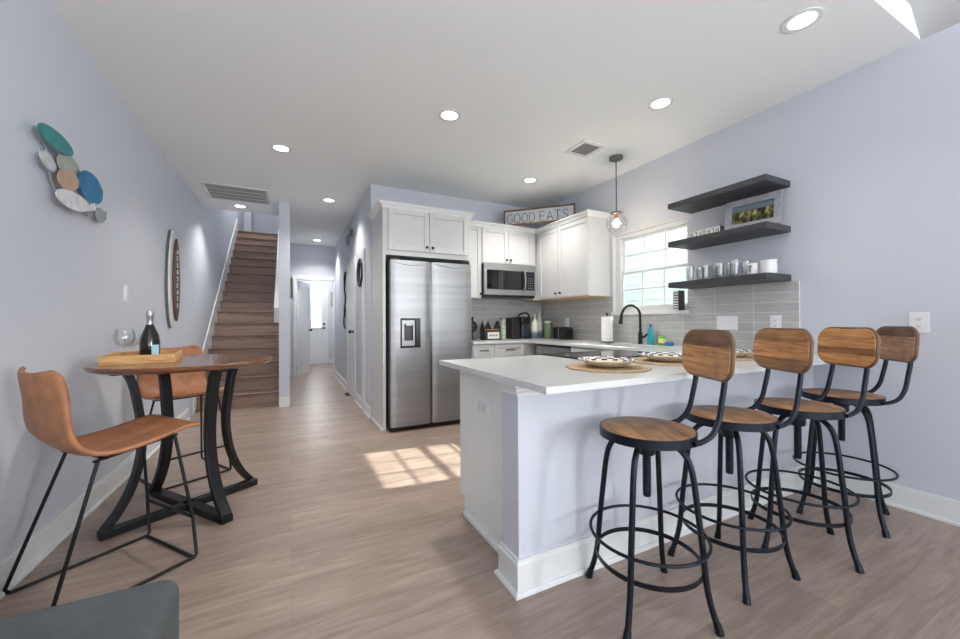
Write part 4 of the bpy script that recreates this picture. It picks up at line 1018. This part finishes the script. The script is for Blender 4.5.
# ------------------------------------------------------------------ GOOD EATS sign across the cabinet corner
A_ = Vector((2.53, 4.36, 2.40)); Bp = Vector((3.165, 3.685, 2.40)); ln = (Bp-A_).length; ux = (Bp-A_).normalized(); nrm = Vector((-ux.y, ux.x, 0)) * -1
if nrm.y > 0: nrm = -nrm
SHt = .205
def sg(u, v, w_): return A_+ux*u+Vector((0, 0, v))+nrm*w_
t = thing('wall_sign', tuple((A_+Bp)/2), 'brown framed sign reading GOOD EATS on top of the corner cabinets', 'sign')
def sbox(mb, a, b):  # oriented box
    k = len(mb.v); 
    for q in ((0, 0, 0), (1, 0, 0), (1, 1, 0), (0, 1, 0), (0, 0, 1), (1, 0, 1), (1, 1, 1), (0, 1, 1)):
        mb.v.append(tuple(sg(*[(a[i], b[i])[q[i]] for i in range(3)])))
    mb.f += [tuple(k+i for i in q) for q in ((0, 3, 2, 1), (4, 5, 6, 7), (0, 1, 5, 4), (1, 2, 6, 5), (2, 3, 7, 6), (3, 0, 4, 7))]; mb.m += [0]*6
mb = MB(); sbox(mb, (0, 0, -.008), (ln, .02, .012)); sbox(mb, (0, SHt-.02, -.008), (ln, SHt, .012)); sbox(mb, (0, 0, -.008), (.02, SHt, .012)); sbox(mb, (ln-.022, 0, -.008), (ln, SHt, .012))
obj('frame', mb, FRAMEW, t, bevel=.002)
mb = MB(); sbox(mb, (.018, .018, -.006), (ln-.02, SHt-.018, 0)); obj('board', mb, SIGNBG, t)
LET = {'G': [[(.9, .8), (.72, .95), (.5, 1), (.25, .93), (.08, .72), (.03, .5), (.08, .28), (.25, .07), (.5, 0), (.75, .07), (.92, .25), (.95, .48), (.55, .48)]],
       'O': [[(.5+.47*cos(a), .5+.5*sin(a)) for a in [2*pi*i/18 for i in range(19)]]],
       'D': [[(.08, 0), (.08, 1), (.45, 1), (.75, .88), (.93, .62), (.93, .38), (.75, .12), (.45, 0), (.08, 0)]],
       'E': [[(.85, 1), (.1, 1), (.1, 0), (.85, 0)], [(.1, .5), (.75, .5)]],
       'A': [[(.02, 0), (.5, 1), (.98, 0)], [(.2, .34), (.8, .34)]],
       'T': [[(.05, 1), (.95, 1)], [(.5, 1), (.5, 0)]],
       'S': [[(.85, .85), (.65, .98), (.4, 1), (.18, .88), (.14, .7), (.3, .56), (.65, .45), (.85, .3), (.8, .1), (.55, 0), (.3, .02), (.1, .16)]]}
mb = MB(); u = .045; lh = .118; v0 = .030
for ch in 'GOOD EATS':
    lw_ = .082
    if ch == ' ': u += .035; continue
    for st_ in LET[ch]:
        mb.tube([tuple(sg(u+a*lw_, v0+b_*lh, .004)) for a, b_ in st_], .0042, 6)
    u += lw_+.016
obj('lettering', mb, mat('dark_letter', (58, 60, 64), .5), t)

# ------------------------------------------------------------------ left wall decorations
def wallpt(px, py, x):
    d = Fv+Rv*(px-480)/380-Uv*(py-319.5)/380; k = x/d.x
    return (d.y*k, EYE+d.z*k)
# metal disc and fish cluster
t = thing('metal_wall_sculpture', (XL, 2.85, 1.95), 'cluster of teal, blue, tan and white metal fish on the left wall', 'wall sculpture')
def disc(cx_, cy_, ax, ay, bx_, by_, off, m_, nm='metal_disc', n=26, tail=None):
    """centre pixel and two half-axis vectors in the photo, laid on a plane off the wall"""
    pl = []
    for i in range(n):
        a = 2*pi*i/n; pl.append(wallpt(cx_+ax*cos(a)+bx_*sin(a), cy_+ay*cos(a)+by_*sin(a), XL+off))
    mb = MB().prism(pl, lambda u, v, q: (q, u, v), XL+off-.004, XL+off)
    if tail:
        tp = [wallpt(a, b, XL+off) for a, b in tail]; mb.prism(tp, lambda u, v, q: (q, u, v), XL+off-.0045, XL+off-.0005)
    o = obj(nm, mb, m_, t, bevel=.001)
    return o
def met(n_, c): return mat(n_, c, .38, .35, bump=.3, bscale=90, var=.14, vscale=25)
disc(56, 139.5, 17.5, 15.5, -3.5, 6.5, .055, met('teal_metal', (56, 146, 150)))
disc(48.5, 161, 7.5, 10.0, -3.5, 3.5, .045, met('silver_white', (216, 218, 222)))
disc(69, 166.5, 9, 13, -7, 5, .040, met('sage_metal', (176, 184, 174)))
disc(68.5, 180, 9, 9, -6, 6.5, .060, met('peach_metal', (206, 174, 148)))
disc(91, 187.5, 8, 16.5, -9, 4, .055, met('blue_metal', (44, 130, 178)), tail=[(99, 188), (103.5, 190), (102.5, 201), (97, 202)])
disc(73, 200.5, 16, 9.5, -5, 6.5, .065, met('white_metal', (236, 237, 240)), tail=[(88, 206), (95, 203), (96.5, 211), (88, 211)])
disc(100.5, 215.5, 2, 7.5, -4.6, 1, .035, met('pewter_metal', (160, 164, 170)), tail=[(104, 213), (107, 211.5), (107, 220), (104, 219)])
disc(90, 213.5, 2, 3, -3, 1, .03, met('pewter_metal', (160, 164, 170)))
mb = MB()
def rodpx(pts, off=.022):
    q = []
    for a, b in pts: y, z = wallpt(a, b, XL+off); q.append((XL+off, y, z))
    mb.tube(smooth_path(q, 4), .004, 6)
rodpx([(40, 132), (46, 150), (50, 175), (58, 195), (75, 208), (92, 214)]); rodpx([(60, 150), (66, 165), (74, 182), (80, 196), (98, 212)]); rodpx([(50, 160), (68, 180), (90, 190)])
for a, b in ((46, 150), (75, 208), (74, 182)):
    y, z = wallpt(a, b, XL+.02); mb.tube([(XL, y, z), (XL+.024, y, z)], .004, 6)
obj('wire_frame', mb, met('pewter_metal', (160, 164, 170)), t, smooth=50)
# two-layer surfboard sign
t = thing('surfboard_sign', (XL, 4.88, 1.58), 'white surfboard shaped wall sign with a brown lettered centre board', 'sign')
def sboard(yc, zc_, hw, hh_, x0_, x1_, sq=1.0):
    pl = []
    for i in range(40):
        a = 2*pi*i/40; s_ = sin(a); c_ = cos(a)
        pl.append((yc+hw*(abs(c_)**1.25)*(1 if c_ > 0 else -1)*(1-.10*s_), zc_+hh_*s_))
    return MB().prism(pl, lambda u, v, q: (q, u, v), x0_, x1_)
obj('back_board', sboard(4.81, 1.585, .150, .50, XL+.004, XL+.012), mat('slate_board', (96, 102, 112), .6), t, bevel=.002)
wb = obj('white_board', sboard(4.85, 1.585, .150, .495, XL+.014, XL+.03), WHITE, t, bevel=.003)
obj('brown_board', sboard(4.895, 1.585, .115, .425, XL+.034, XL+.05), wood('brown_surf_wood', (70, 50, 44), (92, 68, 58), (108, 82, 70), 'z', 0, .5), t, bevel=.003)
mb = MB(); zz = 1.85
for i, ch in enumerate('AESASEATS'):
    for st_ in LET[ch]:
        mb.tube([(XL+.052, 4.868+a*.055, zz+b_*.042) for a, b_ in st_], .004, 5)
    zz -= .069
obj('lettering', mb, mat('pale_letter', (236, 234, 230), .6), t)

# ------------------------------------------------------------------ pub table
TC = (-.565, 2.905); TH = .91
t = thing('pub_table', (TC[0], TC[1], 0), 'round walnut pub table on black curved metal legs by the left wall', 'table')
R_ = .455
obj('tabletop', MB().lathe([(.001, -.034), (R_-.03, -.034), (R_-.012, -.028), (R_-.003, -.016), (R_, -.006), (R_-.004, 0), (.001, 0)], (TC[0], TC[1], TH), 72), TABLEWOOD, t, smooth=35)
prof = [(.300, TH-.036), (.265, TH-.12), (.238, TH-.28), (.226, .50), (.236, .37), (.268, .24), (.322, .125), (.388, .035)]
for k, az in enumerate((213, 307, 40, 129)):
    a = radians(az+0); d = Vector((cos(a), sin(a), 0)); pts = smooth_path([(TC[0]+d.x*r_, TC[1]+d.y*r_, z) for r_, z in prof], 5)
    obj('leg', MB().bar(pts, .030, .058, (-d.y, d.x, 0)), IRON2, t, bevel=.003)
    # note: bar wide side tangential
mb = MB()
for az in (213, 307):
    a = radians(az); d = Vector((cos(a), sin(a), 0)); zb_ = .0205 if az == 213 else .0205
    mb.bar([(TC[0]-d.x*.405, TC[1]-d.y*.405, zb_), (TC[0]+d.x*.405, TC[1]+d.y*.405, zb_)], .06, .04, (0, 0, 1))
obj('cross_foot', mb, IRON2, t, bevel=.003)
mb = MB()
for az in (213, 307):
    a = radians(az); d = Vector((cos(a), sin(a), 0))
    mb.bar([(TC[0]-d.x*.36, TC[1]-d.y*.36, TH-.045), (TC[0]+d.x*.36, TC[1]+d.y*.36, TH-.045)], .05, .018, (0, 0, 1))
obj('top_support', mb, IRON2, t)

# tray with bottle and glasses
BOT, GL1, GL2 = (-.765, 2.955), (-.865, 2.90), (-.885, 3.08)
z = TH+.001
o1, o2 = Vector((-.928, 2.742, z)), Vector((-.610, 2.780, z)); tu = (o2-o1).normalized(); tv = Vector((-tu.y, tu.x, 0)); TL, TD, TT = .325, .44, .048
def tr(u, v, w_): return o1+tu*u+tv*v+Vector((0, 0, w_))
t = thing('serving_tray', tuple(tr(TL/2, TD/2, 0)), 'light wooden serving tray with low sides on the pub table', 'tray')
def obox(mb, f_, a, b, mi=0):
    k = len(mb.v)
    for q in ((0, 0, 0), (1, 0, 0), (1, 1, 0), (0, 1, 0), (0, 0, 1), (1, 0, 1), (1, 1, 1), (0, 1, 1)): mb.v.append(tuple(f_(*[(a[i], b[i])[q[i]] for i in range(3)])))
    mb.f += [tuple(k+i for i in q) for q in ((0, 3, 2, 1), (4, 5, 6, 7), (0, 1, 5, 4), (1, 2, 6, 5), (2, 3, 7, 6), (3, 0, 4, 7))]; mb.m += [mi]*6
    return mb
obj('base', obox(MB(), tr, (0, 0, 0), (TL, TD, .010)), TRAYWOOD, t)
mb = MB(); obox(mb, tr, (0, 0, .01), (TL, .012, TT)); obox(mb, tr, (0, TD-.012, .01), (TL, TD, TT)); obox(mb, tr, (0, .012, .01), (.012, TD-.012, TT)); obox(mb, tr, (TL-.012, .012, .01), (TL, TD-.012, TT))
obj('sides', mb, TRAYWOOD, t, bevel=.003)
bx_, by_ = BOT
t = thing('champagne_bottle', (bx_, by_, z), 'dark champagne bottle with silver foil neck standing on the tray', 'bottle')
zz = z+.011
obj('glass_body', MB().lathe([(.001, 0), (.043, 0), (.048, .01), (.049, .10), (.043, .142), (.026, .185), (.0175, .212)], (bx_, by_, zz), 28), mat('dark_bottle_glass', (14, 18, 16), .08, coat=.6), t, smooth=50)
obj('foil', MB().lathe([(.0185, .208), (.0170, .252), (.0195, .256), (.0205, .275), (.017, .292), (.001, .297)], (bx_, by_, zz), 20), mat('silver_foil', (190, 194, 200), .3, .9, bump=.5, bscale=200), t, smooth=40)
mb = MB()
a0 = math.atan2(-by_, -bx_)
def lab(u, v): a = a0+.15+u*.85; return (bx_+.0498*cos(a), by_+.0498*sin(a), zz+.012+v*.075)
obj('label_wrap', MB().grid(lab, 8, 1), mat('pale_blue_label', (168, 212, 226), .5), t, smooth=60)
def wine_glass(x, y, s_, label):
    t = thing('wine_glass', (x, y, zz), label, 'wine glass', 'stemmed glasses on the tray')
    o = obj('bowl', MB().lathe([(.003, .062*s_), (.016*s_, .066*s_), (.034*s_, .082*s_), (.042*s_, .105*s_), (.042*s_, .125*s_), (.036*s_, .158*s_), (.0350*s_, .158*s_), (.0408*s_, .125*s_), (.0405*s_, .105*s_), (.032*s_, .084*s_), (.001, .068*s_)], (x, y, zz), 26), CLEAR, t, smooth=60)
    obj('stem', MB().lathe([(.032*s_, 0), (.033*s_, .002), (.008*s_, .006), (.0035*s_, .015), (.003*s_, .05), (.004*s_, .064*s_)], (x, y, zz), 18), CLEAR, t, smooth=60)
p = Vector(GL1); wine_glass(p.x, p.y, 1.15, 'large clear wine glass at the left of the champagne bottle')
p = Vector(GL2); wine_glass(p.x, p.y, 1.05, 'smaller looking clear wine glass half behind the champagne bottle')

# ------------------------------------------------------------------ tan shell stools
def shell_stool(name, loc, rz, label, feet=None, W=.217, L=.250):
    t = thing(name, (0, 0, 0), label, 'bar stool', 'tan leather stools at the pub table')
    prof = smooth_path([(-.245, .955, 0), (-.238, .90, 0), (-.222, .80, 0), (-.205, .72, 0), (-.178, .655, 0), (-.125, .600, 0), (-.05, .580, 0), (.07, .590, 0), (.17, .610, 0), (.245, .628, 0), (.285, .632, 0)], 4)
    n = len(prof)-1
    def sh(a, b):
        i = a*n; k = min(int(i), n-1); f_ = i-k
        p0, p1 = prof[k], prof[k+1]; x = p0[0]+(p1[0]-p0[0])*f_; z_ = p0[1]+(p1[1]-p0[1])*f_
        b2 = 2*b-1
        w_ = .200+.018*sin(pi*min(1, a*1.25)) if a < .8 else .204
        e = 1-(max(0, (.13-a)/.13))**3*.24-(max(0, (a-.9)/.1))**3*.14
        w_ *= e
        back = max(0, 1-a/.42); seat = 1-back
        cv = abs(b2)**2.2
        x += .035*cv*min(1, back*1.6)
        z_ += .022*cv*min(1, seat*1.2)*(1 if a < .85 else max(0, (1-a)/.15))
        # dipped top edge centre
        if a < .08: z_ -= (.08-a)/.08*.012*(1-b2*b2)
        return (x, b2*w_, z_)
    obj('seat_shell', MB().grid(sh, 44, 18), TAN, t, smooth=60, solid=.016)
    rr = .0075
    for s_ in (-1, 1):
        fl = (L, s_*W, rr); rl = (-L, s_*W, rr)
        tf = (.19, s_*.150, .602); tb = (-.085, s_*.150, .568)
        fr_ = MB().tube([tf, (L-.012, s_*(W-.008), .20), (L, s_*W, rr+.01), (L-.012, s_*W, rr)], rr, 8)
        obj('leg', fr_, IRON2, t, smooth=50)
        obj('leg', MB().tube([tb, (-L+.004, s_*W, rr+.02), (-L+.016, s_*W, rr)], rr, 8), IRON2, t, smooth=50)
        obj('floor_rail', MB().tube([(L-.012, s_*W, rr), (-L+.016, s_*W, rr)], rr, 8), IRON2, t, smooth=50)
    obj('front_rail', MB().tube([(L-.012, -W, rr), (L-.012, W, rr)], rr, 8), IRON2, t, smooth=50)
    obj('footrest', MB().tube([(L-.012, -W+.008, .20), (L-.012, W-.008, .20)], rr, 8), IRON2, t, smooth=50)
    mb = MB()
    for s_ in (-1, 1): mb.bar([(-.10, s_*.150, .567), (.20, s_*.150, .604)], .02, .006, (0, 0, 1))
    for x_, z_ in ((-.06, .568), (.15, .595)): mb.bar([(x_, -.15, z_), (x_, .15, z_)], .02, .006, (0, 0, 1))
    obj('seat_bracket', mb, IRON2, t)
    t.location = loc; t.rotation_euler.z = rz
    return t
shell_stool('bar_stool', (-.742, 2.292, 0), radians(38), 'tan leather shell stool with thin black sled legs nearest the camera, before the table')
shell_stool('bar_stool', (-.730, 3.585, 0), radians(-58.8), 'tan leather shell stool facing the camera on the far side of the pub table')

# ------------------------------------------------------------------ industrial bar stools
def iron_stool(loc, back_az, leg_phase, wood_mat, label, proto=None):
    """legs + seat as one thing; backrest azimuth and leg phase differ per stool"""
    t = thing('bar_stool', (0, 0, 0), label, 'bar stool', 'iron and wood bar stools along the peninsula')
    x0, y0 = 0, 0
    ST = .705
    ca, sa = 1, 0; leg_phase -= back_az
    def rt(p): return Vector((p[0]*ca-p[1]*sa, p[0]*sa+p[1]*ca, p[2]))
    q = MB().lathe([(.001, -.020), (.176, -.020), (.176, 0.001), (.172, .003), (.001, .003)], (0, 0, ST), 56)
    obj('seat', q.xf(rt), STOOLWOOD, t, smooth=35)
    obj('seat_rim', MB().lathe([(.172, -.034), (.181, -.034), (.181, .001), (.1765, .001), (.1765, -.022), (.02, -.026)], (0, 0, ST), 56), IRON, t, smooth=35)
    lp = smooth_path([(.012, .664), (.07, .662), (.115, .648), (.148, .612), (.166, .55), (.180, .44), (.196, .30), (.208, .18), (.224, .09), (.246, .018)], 4) if False else None
    lp = smooth_path([(.012, .662, 0), (.07, .661, 0), (.115, .646, 0), (.148, .610, 0), (.166, .55, 0), (.182, .42, 0), (.197, .28, 0), (.207, .17, 0), (.222, .09, 0), (.246, .014, 0)], 4)
    for k in range(4):
        a = leg_phase+k*pi/2
        pts = [(p[0]*cos(a), p[0]*sin(a), p[1]) for p in lp]
        lg = obj('leg', MB().tube(pts, .0115, 12), IRON, t, smooth=50)
        e_ = pts[-1]; d = (cos(a), sin(a))
        obj('foot_cap', MB().tube([(e_[0]-d[0]*.006, e_[1]-d[1]*.006, .034), (e_[0], e_[1], .014), (e_[0]+d[0]*.003, e_[1]+d[1]*.003, .0)], [.0135, .0145, .016], 12), IRON, lg, smooth=50)
    ringp = lambda r_, z_: [(r_*cos(2*pi*i/56), r_*sin(2*pi*i/56), z_) for i in range(56)]
    obj('footrest_ring', MB().tube(ringp(.220, .285), .0065, 8, True), IRON, t, smooth=50)
    mb = MB().lathe([(.196, .180), (.200, .180), (.200, .198), (.196, .198), (.196, .180)], (0, 0, 0), 56)
    obj('brace_ring', mb, IRON, t, smooth=35)
    mb = MB().lathe([(.014, .43), (.0155, .435), (.0155, .66)], (0, 0, 0), 16)
    for i in range(18): mb.lathe([(.0155, .45+i*.011), (.0172, .4535+i*.011), (.0155, .457+i*.011)], (0, 0, 0), 14)
    obj('screw_post', mb, IRON, t, smooth=30)
    obj('hub', MB().lathe([(.03, .60), (.034, .61), (.034, .64), (.06, .65), (.06, .672), (.001, .672)], (0, 0, 0), 20), IRON, t, smooth=35)
    # back supports
    for s_ in (-1, 1):
        pts = [(.105, s_*.150, ST-.022), (.155, s_*.128, ST-.018), (.20, s_*.112, ST+.002), (.232, s_*.100, ST+.05), (.248, s_*.095, ST+.12), (.262, s_*.092, ST+.20), (.268, s_*.09, ST+.30)]
        obj('back_support', MB().tube(smooth_path([tuple(rt(p)) for p in pts], 4), .0105, 10), IRON, t, smooth=50)
    # backrest panel, slightly curved, rim of iron
    pl = rrect(.316, .185, .062, 8)
    def bp(u, v, w_):
        return rt((.262 + w_ - (u*u)*.55 + v*.06, u, 1.002+v))
    # build panel as grid of the rounded rectangle for a smooth bend
    mb = MB(); nU = 24; k = len(mb.v)
    def hh(u):
        d = max(0, abs(u)-(.158-.062)); return .0925-.062+math.sqrt(max(0, .062**2-d*d))
    us = [-.158*cos(pi*i/nU) for i in range(nU+1)]
    mb.grid(lambda a, b: bp(us[round(a*nU)], (2*b-1)*hh(us[round(a*nU)]), 0), nU, 6)
    obj('backrest', mb, wood_mat, t, smooth=40, solid=.022, bevel=.003)
    mb = MB(); mb.tube([tuple(bp(u*1.004, v*1.006, 0)) for u, v in pl], .0075, 6, True)
    obj('backrest_edge', mb, mat('worn_board_edge', (112, 88, 70), .5), t, smooth=50)
    t.location = loc; t.rotation_euler.z = back_az
    return t
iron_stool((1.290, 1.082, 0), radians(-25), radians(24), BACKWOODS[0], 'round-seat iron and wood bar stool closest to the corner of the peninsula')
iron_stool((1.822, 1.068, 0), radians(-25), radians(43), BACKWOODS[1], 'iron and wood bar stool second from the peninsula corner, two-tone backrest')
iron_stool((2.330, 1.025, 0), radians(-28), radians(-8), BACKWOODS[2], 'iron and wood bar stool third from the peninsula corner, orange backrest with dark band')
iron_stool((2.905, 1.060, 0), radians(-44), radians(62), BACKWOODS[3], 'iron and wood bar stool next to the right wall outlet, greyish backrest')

# ------------------------------------------------------------------ place settings
for (x, y, lb) in ((1.41, 1.415, 'nearest the peninsula corner'), (1.90, 1.46, 'behind the first stool back'), (2.48, 1.45, 'between two stool backs')):
    mb = MB()
    rim = [(.200+.004*sin(i*5.3), 2*pi*i/64) for i in range(64)]
    mb.prism([(x+r_*cos(a), y+r_*sin(a)) for r_, a in rim], lambda u, v, q: (u, v, q), ZC+.001, ZC+.007)
    tag(obj('placemat', mb, MAT_W, bevel=.002), 'round woven straw placemat '+lb, 'placemat', 'woven placemats on the peninsula')
    NS = 48
    prof = [(.001, .008), (.060, .008), (.075, .004), (.078, .006), (.096, .012), (.118, .024), (.140, .034), (.142, .037), (.128, .033), (.115, .028), (.102, .021), (.085, .013), (.001, .011)]
    chk = lambda i, j: (1 if (i in (7, 8, 9) and ((j//2)+i) % 2 == 0) else (2 if i in (7, 8, 9) else 0))
    q = MB().lathe(prof, (x, y, ZC+.007), NS, mfn=chk)
    tag(obj('dinner_plate', q, [CREAM, BLKCER, WHITE], smooth=50), 'cream plate with a black and white checkered rim '+lb, 'plate', 'checkered plates on the peninsula')

# ------------------------------------------------------------------ grey ottoman at the bottom left corner
t = thing('ottoman', (-.66, .90, 0), 'dark grey upholstered ottoman corner at the bottom left', 'ottoman')
x0, x1, y0_, y1_ = -1.04, -.268, .45, 1.31
mb = MB().box((x0, y0_, .10), (x1, y1_, .458)); obj('cushion', mb, GREYF, t, bevel=.04, segs=5, smooth=60)
for xx in (x0+.06, x1-.06):
    for yy in (y0_+.06, y1_-.06): obj('leg', MB().lathe([(.015, 0), (.022, .11)], (xx, yy, 0), 12), KNOB, t, smooth=50)
